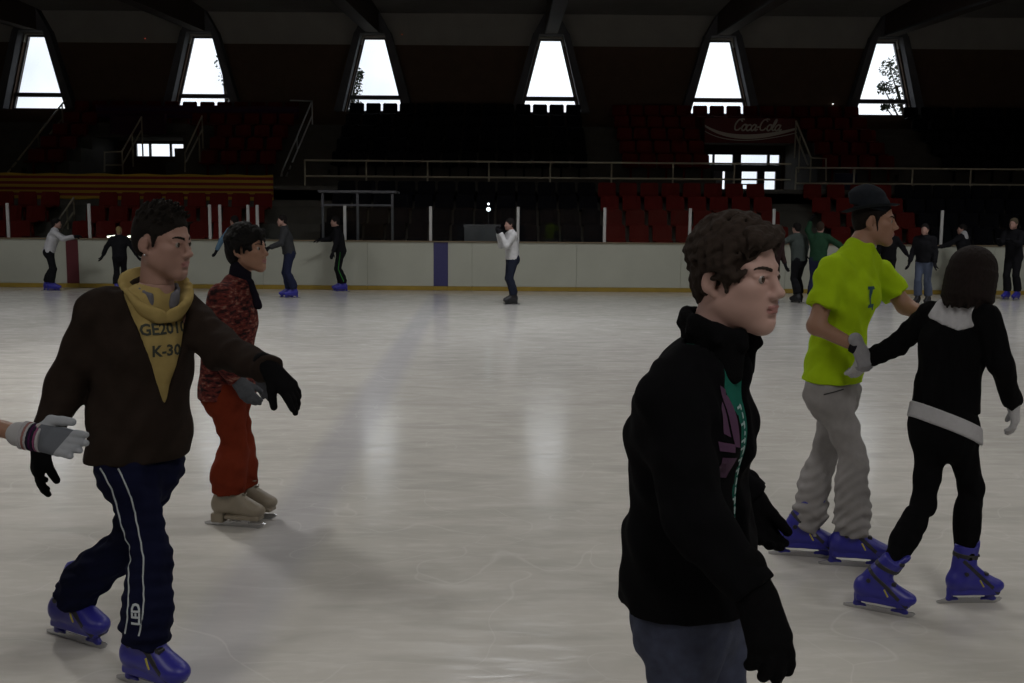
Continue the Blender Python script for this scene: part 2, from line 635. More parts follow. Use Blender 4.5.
# ---- stadium seats
def seat_mesh(name, m):
    bm = bmesh.new()
    prof = [(-0.44, 0.40), (-0.40, 0.43), (-0.20, 0.40), (-0.07, 0.42), (-0.02, 0.50), (0.03, 0.80), (0.045, 0.84)]
    w = [0.225, 0.24, 0.25, 0.25, 0.255, 0.25, 0.215]
    rows = []
    for (y, z), ww in zip(prof, w):
        rows.append([bm.verts.new((ww * t, y + 0.03 * abs(t) ** 2 * (-1 if z > .45 else 0), z + (0.03 * abs(t) ** 3 if z < .45 else 0))) for t in (-1, -.5, .5, 1)])
    fs = []
    for a, c in zip(rows, rows[1:]):
        for k in range(3):
            fs.append(bm.faces.new((a[k], a[k + 1], c[k + 1], c[k])))
    bm.normal_update()
    r = bmesh.ops.solidify(bm, geom=fs, thickness=0.03)
    box(bm, (-.03, -.26, 0), (.03, -.2, .40))
    box(bm, (-.16, -.28, 0), (.16, -.18, .015))
    me = bpy.data.meshes.new(name)
    bmesh.ops.recalc_face_normals(bm, faces=bm.faces[:])
    bm.to_mesh(me)
    bm.free()
    me.materials.append(m)
    return me


SEAT = {'red': seat_mesh('red_seat', M['seat_red']), 'black': seat_mesh('black_seat', M['seat_black'])}
NTH = ('first second third fourth fifth sixth seventh eighth ninth tenth eleventh twelfth thirteenth fourteenth fifteenth sixteenth').split()
ORD = {'up': ['first', 'second', 'third', 'fourth', 'top'], 'low': ['front', 'second', 'third', 'uppermost']}


def seat_row(x0, x1, tier, row, colr, where):
    y, z = (UP if tier == 'up' else LOW)[row]
    n = max(1, int((x1 - x0) / 0.555))
    pitch = (x1 - x0) / n
    for k in range(n):
        me = SEAT[colr]
        o = bpy.data.objects.new('stadium_seat', me)
        o.location = (x0 + pitch * (k + .5), y + 0.78, z)
        o.rotation_euler = (0, 0, random.uniform(-.03, .03))
        link(o)
        tag(o, '%s %s seat from left, %s row, %s tier, %s' % (NTH[k], colr, ORD[tier][row], 'upper' if tier == 'up' else 'lower', where), 'seat',
            '%s seats, %s row, %s tier, %s' % (colr, ORD[tier][row], 'upper' if tier == 'up' else 'lower', where))


for r in range(5):
    g = r >= 3
    seat_row(-20.3, -18.7, 'up', r, 'black', 'beyond the farthest left stairs')
    seat_row(-15.6, -14.35, 'up', r, 'red', 'left of the strip window')
    if r == 4:
        seat_row(-14.35, -11.15, 'up', r, 'red', 'above the strip window')
    seat_row(-10.05 if r < 3 else -11.15, -7.55, 'up', r, 'red', 'right of the strip window')
    seat_row(-5.85, 2.40, 'up', r, 'black', 'under the two middle windows')
    seat_row(3.45, 6.30, 'up', r, 'red', 'left of the drink banner')
    if r == 4:
        seat_row(6.30, 9.85, 'up', r, 'red', 'above the drink banner')
    seat_row(9.85, 12.25, 'up', r, 'red', 'right of the drink banner')
    seat_row(13.75, 18.6, 'up', r, 'black', 'right of the last stairs')
for r in range(4):
    if r < 3:
        seat_row(-15.2, -12.65, 'low', r, 'red', 'under the striped banner end')
        seat_row(-11.65, -6.7, 'low', r, 'red', 'under the striped banner')
    seat_row(-5.1, 2.4, 'low', r, 'black', 'above the blue stripe')
    seat_row(2.4, 7.3, 'low', r, 'red', 'in front of the glass doors')
    seat_row(8.3, 11.0, 'low', r, 'red', 'right of the lower stairs')
    seat_row(11.0, 16.0, 'low', r, 'black', 'at the far right')


# ---- handrails
def rail(label, runs, posts, m, r=0.028, group=None, name='handrail'):
    a = runs[0][0]
    t = thing(name, label, 'handrail', (a[0], a[1], 0), group=group)
    off = np.array((a[0], a[1], 0))
    for run in runs:
        bm = bmesh.new()
        tube(bm, [np.array(p) - off for p in run], r, 8)
        obj('rail', bm, m, t, smooth=True)
    for p, zb in posts:
        bm = bmesh.new()
        tube(bm, [np.array((p[0], p[1], zb)) - off, np.array(p) - off], r * .9, 8)
        obj('post', bm, m, t, smooth=True)
    return t


RY = 29.27
for xa, xb, pitch, lab in ((-6.05, 8.05, 1.78, 'long pale two-bar handrail along the walkway edge left of the glass doors'),
                           (8.2, 18.0, 1.69, 'pale two-bar handrail along the walkway edge right of the glass doors')):
    n = int((xb - xa) / pitch)
    dz = 0 if xa < 0 else -.10
    rail(lab, [[(xa, RY, 3.35 + dz), (xb, RY, 3.35 + dz)], [(xa, RY, 2.90 + dz), (xb, RY, 2.90 + dz)]],
         [((xa + pitch * i, RY, 3.35 + dz), 2.6) for i in range(n + 1)], M['rail_paint'])

P = lambda px, py, Y: tuple(at(px, py, Y))
rail('slanting handrail climbing beside stairs above the end of the striped banner',
     [[P(290, 100.5, 35.6), P(312, 101, 35.5), P(282, 172, 31.7), P(279, 188, 31.6)], [P(312, 116, 35.4), P(284, 182, 31.7)]],
     [(P(312, 101, 35.5), 4.6), (P(297, 136, 33.6), 3.4), (P(282, 172, 31.7), 2.5)], M['rail_bright'])
rail('slanting handrail climbing beside the stairs at the far left',
     [[P(66, 100, 35.6), P(62, 104, 35.5), P(2, 180, 31.7), P(-2, 190, 31.6)], [P(62, 119, 35.4), P(3, 192, 31.7)]],
     [(P(62, 104, 35.5), 4.6), (P(38, 134, 33.8), 3.6), (P(18, 160, 32.6), 3.0)], M['rail_paint'])
rail('short cranked handrail left of the strip window',
     [[P(104.5, 172, 31.7), P(104.5, 152, 31.7), P(122, 151.5, 31.7), P(141.5, 117, 33.8)], [P(104.5, 165, 31.7), P(122, 165, 31.7), P(141, 131, 33.8)]],
     [(P(122, 151.5, 31.7), 2.5), (P(132, 134, 32.7), 3.3), (P(141.5, 117, 33.8), 3.7)], M['rail_paint'])
rail('short slanting handrail right of the strip window',
     [[P(185, 172, 31.7), P(185, 153, 31.8), P(202, 116, 33.8)], [P(186, 162, 31.8), P(202, 130, 33.8)]],
     [(P(199, 135, 32.9), 2.6), (P(202, 116, 33.8), 3.7)], M['rail_paint'])
rail('slanting handrail beside the drink banner down to the walkway',
     [[P(796, 121, 33.7), P(811, 158, 31.7), P(826, 158.5, 31.7), P(826, 190, 31.7)], [P(796, 135, 33.7), P(808, 165, 31.9)]],
     [(P(796, 121, 33.7), 3.8), (P(800, 136, 33), 3.3), (P(811, 158, 31.7), 2.5)], M['rail_paint'])
rail('small slanting handrail on the lower stairs by the maroon board stripe',
     [[P(73.5, 198, 28.0), P(56, 224, 26.0)], [P(73, 213, 28.0), P(60, 233, 26.2)]],
     [(P(73.5, 198, 28.0), 1.5), (P(67, 208, 27.2), 1.1)], M['rail_paint'])


# ---- banners
def banner(name, label, x0, x1, z0, z1, y, m, nx=60, nz=10, amp=.03, cat='banner'):
    bm = bmesh.new()
    g = [[bm.verts.new((x0 + (x1 - x0) * i / nx, y + amp * math.sin(i * .9 + .3 * math.sin(j)) * (1 - j / nz * .6),
                        z0 + (z1 - z0) * j / nz - 0.03 * math.sin(i * .31) ** 2)) for i in range(nx + 1)] for j in range(nz + 1)]
    fs = []
    for j in range(nz):
        for i in range(nx):
            fs.append(bm.faces.new((g[j][i], g[j][i + 1], g[j + 1][i + 1], g[j + 1][i])))
    bm.normal_update()
    bmesh.ops.solidify(bm, geom=fs, thickness=0.012)
    o = obj(name, bm, m, None, smooth=True)
    return tag(o, label, cat)


def stripes(name, ca, cb, z0, z1, n):
    m = mat(name, ca, 0.85)
    nt = m.node_tree
    tc = nt.nodes.new('ShaderNodeTexCoord')
    sp = nt.nodes.new('ShaderNodeSeparateXYZ')
    nt.links.new(tc.outputs['Object'], sp.inputs[0])
    a = nt.nodes.new('ShaderNodeMapRange')
    a.inputs['From Min'].default_value = z0
    a.inputs['From Max'].default_value = z1
    a.inputs['To Max'].default_value = n / 2
    nt.links.new(sp.outputs['Z'], a.inputs['Value'])
    f = nt.nodes.new('ShaderNodeMath')
    f.operation = 'FRACT'
    nt.links.new(a.outputs[0], f.inputs[0])
    g = nt.nodes.new('ShaderNodeMath')
    g.operation = 'GREATER_THAN'
    g.inputs[1].default_value = 0.5
    nt.links.new(f.outputs[0], g.inputs[0])
    x = nt.nodes.new('ShaderNodeMix')
    x.data_type = 'RGBA'
    x.inputs[6].default_value = (*ca, 1)
    x.inputs[7].default_value = (*cb, 1)
    nt.links.new(g.outputs[0], x.inputs[0])
    nt.links.new(x.outputs[2], nt.nodes['Principled BSDF'].inputs['Base Color'])
    return m


banner('striped_banner', 'long banner with yellow and red horizontal stripes hung below the walkway', -18.5, -6.95, 2.2, 2.93, 29.17,
       stripes('yellow_red_stripes', (0.42, 0.26, 0.02), (0.20, 0.016, 0.016), 2.2, 2.93, 9), 90, 18, .02)
banner('club_banner', 'long thin purple and maroon banner along the top seat row above the strip window', -14.6, -7.5, 5.14, 5.58, 35.47,
       stripes('purple_maroon', (0.045, 0.012, 0.05), (0.06, 0.008, 0.03), 5.14, 5.58, 4), 50, 10, .02)
banner('gangway_banner', 'dark maroon cloth hanging over the gangway with the strip window', -13.5, -11.6, 4.45, 5.12, 33.9,
       mat('maroon_cloth', (0.035, 0.007, 0.018), .9), 20, 8, .03)
# drink banner with its script lettering and white wave
bx0, bx1, bz0, bz1, byy = 6.38, 9.45, 4.30, 5.12, 33.85
bt = thing('drink_banner', 'dark red drink banner with white script lettering and wave above the glass doors', 'banner', (bx0, byy, 0))
bm = bevbox((0, 0, bz0), (bx1 - bx0, 0.03, bz1), .006, 1)
obj('panel', bm, mat('banner_red', (0.12, 0.014, 0.014), .7), bt)
bone = mat('banner_white', (0.60, 0.55, 0.48), .7)
W = bx1 - bx0
H = bz1 - bz0


def ribbon(name, up, lo, m, parent, y=-0.008, n=40):
    bm = bmesh.new()
    a = [bm.verts.new((W * i / n, y, bz0 + H * up(i / n))) for i in range(n + 1)]
    c = [bm.verts.new((W * i / n, y, bz0 + H * lo(i / n))) for i in range(n + 1)]
    fs = [bm.faces.new((a[i], a[i + 1], c[i + 1], c[i])) for i in range(n)]
    bm.normal_update()
    bmesh.ops.solidify(bm, geom=fs, thickness=.006)
    obj(name, bm, m, parent)


wave = lambda t: 0.30 + 0.42 * math.exp(-t * 5.0) - 0.06 * math.sin(t * PI) + 0.33 * t ** 2.2
ribbon('white_wave', lambda t: wave(t), lambda t: wave(t) - .05 - .10 * abs(math.sin(t * PI * 1.0)) - .03, bone, bt)
ribbon('thin_wave', lambda t: wave(t) - .24 + .05 * t, lambda t: wave(t) - .27 + .05 * t, bone, bt)
# script letters drawn as swept strokes: Coca-Cola
letters = {
    'C': [[(.62, .80), (.50, .97), (.28, .98), (.10, .70), (.05, .35), (.18, .06), (.42, .05), (.62, .25)], [(.40, .98), (.55, 1.06), (.78, 1.0)]],
    'o': [[(.42, .50), (.25, .55), (.08, .35), (.10, .10), (.26, .0), (.42, .15), (.44, .38), (.36, .52), (.55, .48)]],
    'c': [[(.44, .42), (.32, .54), (.12, .42), (.06, .18), (.18, .0), (.36, .04), (.52, .22)]],
    'a': [[(.44, .46), (.28, .55), (.08, .35), (.08, .08), (.24, .0), (.42, .22), (.48, .54), (.44, .12), (.54, .0), (.66, .14)]],
    'l': [[(.05, .10), (.25, .50), (.36, .92), (.26, 1.02), (.16, .75), (.12, .25), (.22, .0), (.40, .14)]],
    '-': [[(.02, .30), (.26, .34)]],
}
bm = bmesh.new()
penx = 0
LH = 0.36
for ch in 'Coca-Cola':
    wid = {'C': .66, 'o': .44, 'c': .44, 'a': .56, 'l': .34, '-': .24}[ch]
    for st_ in letters[ch]:
        pts = []
        for j in range(len(st_) - 1):
            for q in range(3):
                t = q / 3
                p0 = st_[max(0, j - 1)]
                p1, p2 = st_[j], st_[j + 1]
                p3 = st_[min(len(st_) - 1, j + 2)]
                cr = [0.5 * (2 * p1[i] + (p2[i] - p0[i]) * t + (2 * p0[i] - 5 * p1[i] + 4 * p2[i] - p3[i]) * t * t + (-p0[i] + 3 * p1[i] - 3 * p2[i] + p3[i]) * t ** 3) for i in (0, 1)]
                pts.append(cr)
        pts.append(st_[-1])
        tube(bm, [(0.95 + (penx + u + v * .25) * LH, -.006, bz0 + H * .50 + v * LH) for u, v in pts], 0.026, 6)
    penx += wid
obj('lettering', bm, bone, bt)
# blue cloth panel beside the doors
tag(obj('blue_panel', bevbox((9.86, 30.9, 2.5), (10.55, 30.96, 3.18), .01, 1), mat('navy_panel', (0.012, 0.014, 0.045), .7)),
    'small navy panel standing behind the handrail right of the glass doors', 'panel')

# ---- rink boards
rb = thing('rink_boards', 'long pale rink boards with yellow kick strip, glass and posts across the far side', 'rink boards', (0, BY, 0))
BT = 1.17
marks_x = [(-10.56, -10.27, 'board_red'), (-1.87, -1.53, 'board_blue')]
seams = sorted([-0.96 + 2.47 * k for k in range(-8, 9)])
pieces = []
for a, c in zip(seams, seams[1:]):
    cuts = [a]
    for m0, m1, _ in marks_x:
        if a < m0 < c:
            cuts += [m0, m1]
    cuts.append(c)
    for p, q in zip(cuts, cuts[1:]):
        mm = 'board_white'
        for m0, m1, mk in marks_x:
            if abs(p - m0) < 1e-6:
                mm = mk
        pieces.append((p, q, mm))
for p, q, mm in pieces:
    bm = bevbox((p + .0015, 0.0, 0.10), (q - .0015, .06, BT - .03), .006, 1)
    o = obj('board_panel', bm, M[mm], rb)
    if mm != 'board_white':
        o['label'] = 'maroon board stripe' if mm == 'board_red' else 'dark blue board stripe'
    bm = bevbox((p + .0015, -.015, 0.0), (q - .0015, .06, .10), .006, 1)
    obj('kick_strip', bm, M['kick_yellow'], rb)
bm = bmesh.new()
box(bm, (seams[0], -.03, BT - .03), (seams[-1], .09, BT))
obj('cap_rail', bm, M['rail_cap'], rb)
POSTS = [-15.95, -13.93, -11.9, -9.98, -8.0, -7.14, -6.90, -6.24, -6.02, -3.96, -1.94, .12, 2.16, 4.17, 6.14, 8.13, 10.1, 12.15, 14.2, 16.2]
for x in POSTS:
    bm = bevbox((x - .035, .0, BT), (x + .035, .05, 1.98), .008, 1)
    obj('glass_post', bm, M['post_alu'], rb)
for a, c in zip(POSTS, POSTS[1:]):
    if c - a < .3:
        continue
    bm = bmesh.new()
    box(bm, (a + .035, .018, BT + .005), (c - .035, .03, 1.95))
    obj('glass_pane', bm, M['glass'], rb)

# ---- things behind the boards
sh = thing('bench_shelter', 'low dark glazed bench shelter behind the boards near the tracksuit skater', 'shelter', (-3.8, 24.55, 0))
for x in (-.85, 0, .85):
    bm = bevbox((x - .03, -.03, 0), (x + .03, .03, 2.32), .006, 1)
    obj('post', bm, M['dark_concrete'], sh)
bm = bevbox((-.95, -.08, 2.30), (.95, .75, 2.36), .01, 1)
obj('roof', bm, M['dark_concrete'], sh)
bm = bevbox((-.88, -.04, 1.98), (.88, .02, 2.03), .006, 1)
obj('crossbar', bm, M['dark_concrete'], sh)
for x0 in (-.82, .03):
    bm = bmesh.new()
    box(bm, (x0, -.006, .1), (x0 + .79, .006, 1.97))
    obj('pane', bm, M['glass'], sh)
bm = bevbox((-.85, .35, .42), (.85, .72, .47), .01, 1)
obj('bench', bm, M['seat_black'], sh)
for x in (-.7, .7):
    bm = bevbox((x - .03, .4, 0), (x + .03, .68, .42), .006, 1)
    obj('leg', bm, M['dark_concrete'], sh)
tb = thing('scorer_table', 'grey scorer table behind the glass under the small bright lamp', 'table', (-.75, 24.6, 0))
bm = bevbox((-.45, -.3, 1.50), (.45, .3, 1.56), .01, 1)
obj('table_top', bm, M['dark_concrete'], tb)
bm = bevbox((-.43, -.29, .3), (.43, -.26, 1.5), .006, 1)
obj('front_panel', bm, M['dark_concrete'], tb)
for x in (-.4, .4):
    bm = bevbox((x - .03, .2, 0), (x + .03, .27, 1.5), .006, 1)
    obj('leg', bm, M['dark_concrete'], tb)
bulb = mat('lamp_glow', (1, 1, 1), .5, emit=((0.85, 0.95, 1.0), 3.0))
lp = thing('table_lamp', 'small bright white lamp shining on the scorer table', 'lamp', (-.60, 24.55, 1.56))
bm = bmesh.new()
tube(bm, [(0, 0, 0), (0, 0, .015)], .06, 16)
tube(bm, [(0, 0, .015), (0, 0.03, .30)], .012, 8)
obj('stem', bm, M['strap'], lp, smooth=True)
bm = bmesh.new()
tube(bm, [(0, .06, .37), (0, -.0, .37)], .065, 16)
tube(bm, [(0, .06, .50), (0, -.0, .50)], .045, 16)
tube(bm, [(0, .04, .30), (0, .04, .52)], .02, 8)
obj('lamp_head', bm, M['strap'], lp)
for z, r in ((.37, .05), (.50, .026)):
    bm = bmesh.new()
    bmesh.ops.create_uvsphere(bm, u_segments=12, v_segments=8, radius=r)
    bmesh.ops.transform(bm, matrix=Matrix.Translation((0, -.005, z)), verts=bm.verts[:])
    obj('bulb', bm, bulb, lp, smooth=True)
for px in (111.5, 131.5):
    p = at(px, 236.5, BY + .25)
    s = thing('strip_lamp', 'small lit strip lamp behind the boards, ' + ('left' if px < 120 else 'right') + ' of the blond skater', 'lamp', (p[0], p[1], 0))
    bm = bevbox((-.11, -.015, p[2] - .04), (.11, .03, p[2] + .05), .008, 1)
    obj('housing', bm, M['strap'], s)
    bm = bmesh.new()
    tube(bm, [(-.09, -.022, p[2] - .008), (.09, -.022, p[2] + .012)], .021, 8)
    obj('tube', bm, mat('strip_glow', (1, 1, 1), .5, emit=((1.0, 0.97, 0.8), 3.0)), s)
    bm = bmesh.new()
    box(bm, (-.02, 0, 0), (.02, .03, p[2] - .03))
    obj('stand', bm, M['strap'], s)
# tiny indicator lights under the roof
for px, py, colr, lab in ((145, 38.5, (1, .12, .05), 'tiny red indicator light high on the wall between the two left windows'),
                          (402, 34.5, (1, .25, .05), 'tiny orange indicator light high on the wall above the black seats'),
                          (833, 104, (1, 1, 1), 'tiny white light on the brown wall beside the last window')):
    p = at(px, py, WALL_Y - .03)
    bm = bmesh.new()
    bmesh.ops.create_uvsphere(bm, u_segments=10, v_segments=6, radius=.02)
    o = obj('indicator_light', bm, mat('indicator_glow', colr, .5, emit=(colr, .35 if colr[1] < 1 else 2.0)), None, loc=p)
    tag(o, lab, 'light')

# ---- outside: ground and trees glimpsed through the windows
bm = bmesh.new()
box(bm, (-60, WALL_Y + .4, -.3), (60, 120, -0.05))
structure('ground', bm, mat('outside_ground', (0.18, 0.17, 0.14), .9, noise=(.6, .3)))
bm = bmesh.new()
box(bm, (5.5, WALL_Y + .4, 2.3), (11, WALL_Y + 4, 2.5))
box(bm, (5.5, WALL_Y + 3.8, -.05), (11, WALL_Y + 4, 2.5))
structure('trim_terrace', bm, mat('outside_terrace', (0.3, 0.28, 0.25), .9))
leafm = mat('tree_leaves', (0.025, 0.045, 0.02), .7, noise=(3, .4))
barkm = mat('tree_bark', (0.05, 0.04, 0.03), .9, noise=(8, .3))


def tree(label, base, blobs, n, size):
    t = thing('tree', label, 'tree', base)
    bm = bmesh.new()
    tp = blobs[0][0]
    tube(bm, [(0, 0, -.05), (0.1, .05, 2.0), (tp[0] * .5, tp[1] * .5, tp[2] * .7), tp], .16, 8, r_end=.04)
    for c, r in blobs[1:]:
        tube(bm, [(tp[0] * .5, tp[1] * .5, tp[2] * .7), c], .05, 6, r_end=.015)
    obj('trunk', bm, barkm, t, smooth=True)
    bm = bmesh.new()
    rnd = random.Random(hash(len(label)) % 99)
    for i in range(n):
        c, r = rnd.choice(blobs)
        d = Vector((rnd.gauss(0, 1), rnd.gauss(0, 1), rnd.gauss(0, 1))).normalized() * r * rnd.random() ** .45
        p = Vector(c) + d
        R = Matrix.Rotation(rnd.uniform(0, 6.28), 3, Vector((rnd.gauss(0, 1), rnd.gauss(0, 1), rnd.gauss(0, 1))).normalized())
        s = size * rnd.uniform(.6, 1.3)
        bm.faces.new([bm.verts.new(p + R @ Vector(v)) for v in ((-s * .5, 0, 0), (0, s, .1 * s), (s * .5, 0, 0), (0, -s, .1 * s))])
    f = obj('foliage', bm, leafm, t)
    f['kind'] = 'stuff'


tree('dark tree seen through the last window', (16.2, 39.6, 0), [((-1.35, 0, 7.0), .50), ((-1.15, .1, 6.3), .45), ((-1.6, .1, 7.7), .42), ((-1.0, 0, 7.5), .5), ((-1.85, 0, 6.9), .28), ((-1.7, .1, 6.2), .2)], 900, .075)
tree('dark tree at the edge of the window above the long black seats', (-6.3, 38.6, 0), [((.15, 0, 6.6), .42), ((.3, 0, 7.1), .3), ((-.2, .1, 7.5), .5), ((.1, 0, 6.0), .45)], 1100, .08)
tree('thin pale tree at the edge of the window above the purple banner', (-10.9, 39.4, 0), [((-.35, 0, 7.6), .35), ((-.2, .1, 7.0), .35), ((.0, 0, 6.4), .3)], 260, .06)

# ================================================================== SHAPES FROM DISTANCE FIELDS
A_ = lambda v: np.array([float(x) for x in v], dtype=np.float64)


def nrm(v):
    v = A_(v)
    return v / (np.linalg.norm(v) + 1e-12)


class Prim:
    __slots__ = ('f', 'lo', 'hi', 'k', 'op')

    def __init__(s, f, lo, hi, k, op):
        s.f, s.lo, s.hi, s.k, s.op = f, lo, hi, k, op


def cap(a, b, ra, rb, k=.03, op='u', ax=None, fl=1.0, cut=False, cuta=False):
    """round cone a-b; ax/fl flattens it along an axis; cut gives it a flat end at b"""
    a, b = A_(a), A_(b)
    d = b - a
    L2 = float(d @ d) + 1e-12
    ul = d / math.sqrt(L2)
    if ax is not None:
        ax = nrm(A_(ax) - ul * float(A_(ax) @ ul))

    def f(x, y, z):
        px, py, pz = x - a[0], y - a[1], z - a[2]
        t = (px * d[0] + py * d[1] + pz * d[2]) / L2
        tc = np.clip(t, 0, 1)
        wx, wy, wz = px - tc * d[0], py - tc * d[1], pz - tc * d[2]
        r = ra + (rb - ra) * tc
        if ax is not None:
            c = wx * ax[0] + wy * ax[1] + wz * ax[2]
            r2 = wx * wx + wy * wy + wz * wz - c * c
            q = np.sqrt(r2 + (c / fl) ** 2) + 1e-9
            g = np.sqrt(r2 + (c / fl ** 2) ** 2) / q + 1e-6
            o = (q - r) / np.maximum(g, .5)
        else:
            o = np.sqrt(wx * wx + wy * wy + wz * wz) - r
        if cut:
            o = np.maximum(o, (t - 1) * math.sqrt(L2))
        if cuta:
            o = np.maximum(o, -t * math.sqrt(L2))
        return o
    R = max(ra, rb)
    return Prim(f, np.minimum(a, b) - R, np.maximum(a, b) + R, k, op)


def ell(c, rad, R=None, k=.03, op='u'):
    c, rad = A_(c), A_(rad)
    R = np.eye(3) if R is None else np.array(R)

    def f(x, y, z):
        p = (x - c[0], y - c[1], z - c[2])
        q = [(p[0] * R[0, i] + p[1] * R[1, i] + p[2] * R[2, i]) / rad[i] for i in range(3)]
        k0 = np.sqrt(q[0] ** 2 + q[1] ** 2 + q[2] ** 2)
        k1 = np.sqrt((q[0] / rad[0]) ** 2 + (q[1] / rad[1]) ** 2 + (q[2] / rad[2]) ** 2) + 1e-9
        return k0 * (k0 - 1) / k1
    m = rad.max()
    return Prim(f, c - m, c + m, k, op)


def rbox(c, half, R=None, r=.01, k=.01, op='u'):
    c, half = A_(c), A_(half) - r
    R = np.eye(3) if R is None else np.array(R)

    def f(x, y, z):
        p = (x - c[0], y - c[1], z - c[2])
        q = [np.abs(p[0] * R[0, i] + p[1] * R[1, i] + p[2] * R[2, i]) - half[i] for i in range(3)]
        o = np.sqrt(sum(np.maximum(v, 0) ** 2 for v in q))
        return o + np.minimum(np.maximum(q[0], np.maximum(q[1], q[2])), 0) - r
    m = np.linalg.norm(half) + r
    return Prim(f, c - m, c + m, k, op)


def half(n, p0, k=.004):
    """keep the side the normal points away from"""
    n, p0 = nrm(n), A_(p0)
    return Prim(lambda x, y, z: (x - p0[0]) * n[0] + (y - p0[1]) * n[1] + (z - p0[2]) * n[2], None, None, k, 'i')


def region(fn, k=.004, op='s'):
    return Prim(fn, None, None, k, op)


def folds(amp, freq, seed, axis=(0, 0, 1), aniso=.45):
    """soft cloth folds: warped waves, stretched along an axis"""
    rs = np.random.RandomState(seed)
    ws = []
    for i in range(5):
        w = rs.normal(0, 1, 3)
        w -= nrm(axis) * (w @ nrm(axis)) * (1 - aniso)
        ws.append((nrm(w) * freq * rs.uniform(.6, 1.5), rs.uniform(0, 6.28)))

    def g(x, y, z):
        s = [np.sin(x * w[0] + y * w[1] + z * w[2] + ph) for w, ph in ws]
        return .95 * amp * (s[0] * s[1] + .7 * np.sin(2.1 * s[2] + x * ws[3][0][0] + y * ws[3][0][1] + z * ws[3][0][2]) * (.5 + .5 * s[4]))
    return Prim(g, None, None, 0, 'd')


def field(prims, h):
    us = [p for p in prims if p.op == 'u']
    lo = np.min([p.lo for p in us], axis=0) - 3 * h
    hi = np.max([p.hi for p in us], axis=0) + 3 * h
    for p in prims:                    # keep planes may shrink the box
        if p.op == 'box':
            lo = np.maximum(lo, p.lo)
            hi = np.minimum(hi, p.hi)
    n = np.ceil((hi - lo) / h).astype(int) + 1
    F = np.full(n, .15, dtype=np.float32)
    X = [(lo[i] + h * np.arange(n[i])).astype(np.float32) for i in range(3)]
    for p in prims:
        if p.op == 'box':
            continue
        if p.lo is None:
            s = [slice(0, n[i]) for i in range(3)]
        else:
            mg = p.k * 1.2 + 2.5 * h
            i0 = np.clip(np.floor((p.lo - mg - lo) / h).astype(int), 0, n)
            i1 = np.clip(np.ceil((p.hi + mg - lo) / h).astype(int) + 1, 0, n)
            if (i1 <= i0).any():
                continue
            s = [slice(i0[i], i1[i]) for i in range(3)]
        s = tuple(s)
        d = p.f(X[0][s[0]][:, None, None], X[1][s[1]][None, :, None], X[2][s[2]][None, None, :]).astype(np.float32)
        a = F[s]
        k = p.k
        if p.op == 'd':
            F[s] = a + d
        elif p.op == 'u':
            hh = np.maximum(k - np.abs(a - d), 0) / max(k, 1e-6)
            F[s] = np.minimum(a, d) - hh * hh * k * .25
        else:
            if p.op == 's':
                d = -d
            hh = np.maximum(k - np.abs(a - d), 0) / max(k, 1e-6)
            F[s] = np.maximum(a, d) + hh * hh * k * .25
    F[0], F[-1] = .1, .1
    F[:, 0], F[:, -1] = .1, .1
    F[:, :, 0], F[:, :, -1] = .1, .1
    return F, lo


def surface(prims, h, relax=1):
    """naive surface nets -> vertices, quads"""
    F, lo = field(prims, h)
    s = F < 0
    c = np.zeros(tuple(v - 1 for v in F.shape), np.uint8)
    off = [(i, j, k) for i in (0, 1) for j in (0, 1) for k in (0, 1)]
    for i, j, k in off:
        c += s[i:s.shape[0] - 1 + i, j:s.shape[1] - 1 + j, k:s.shape[2] - 1 + k]
    act = (c > 0) & (c < 8)
    I, J, K = np.nonzero(act)
    n = len(I)
    idx = np.full(c.shape, -1, np.int32)
    idx[act] = np.arange(n)
    v8 = {o: F[I + o[0], J + o[1], K + o[2]] for o in off}
    acc = np.zeros((n, 3))
    cnt = np.zeros(n)
    for o in off:
        for ax in range(3):
            if o[ax]:
                continue
            q = list(o)
            q[ax] = 1
            va, vb = v8[o], v8[tuple(q)]
            m = (va < 0) != (vb < 0)
            t = np.where(m, va / np.where(m, va - vb, 1), 0)
            for e in range(3):
                acc[:, e] += np.where(m, o[e] + (t if e == ax else 0), 0)
            cnt += m
    V = acc / cnt[:, None] + np.stack([I, J, K], 1)
    quads = []
    for ax in range(3):
        sl0 = [slice(None)] * 3
        sl1 = [slice(None)] * 3
        sl0[ax] = slice(0, -1)
        sl1[ax] = slice(1, None)
        a, bq = s[tuple(sl0)], s[tuple(sl1)]
        ch = a != bq
        P = np.nonzero(ch)
        e1, e2 = (ax + 1) % 3, (ax + 2) % 3
        ok = (P[e1] > 0) & (P[e2] > 0) & (P[e1] < c.shape[e1]) & (P[e2] < c.shape[e2])
        P = [p[ok] for p in P]
        inside = a[tuple(P)]

        def cell(d1, d2):
            q = [p.copy() for p in P]
            q[e1] = q[e1] + d1
            q[e2] = q[e2] + d2
            return idx[tuple(q)]
        q = np.stack([cell(-1, -1), cell(0, -1), cell(0, 0), cell(-1, 0)], 1)
        q[~inside] = q[~inside][:, ::-1]
        quads.append(q)
    Q = np.concatenate(quads)
    Q = Q[(Q >= 0).all(1)]
    for _ in range(relax):
        sm = np.zeros_like(V)
        cn = np.zeros(n)
        for e in range(4):
            for w in (1, 3):
                np.add.at(sm, Q[:, e], V[Q[:, (e + w) % 4]])
                np.add.at(cn, Q[:, e], 1)
        V = V * .4 + .6 * sm / np.maximum(cn, 1)[:, None]
    return V * h + lo, Q


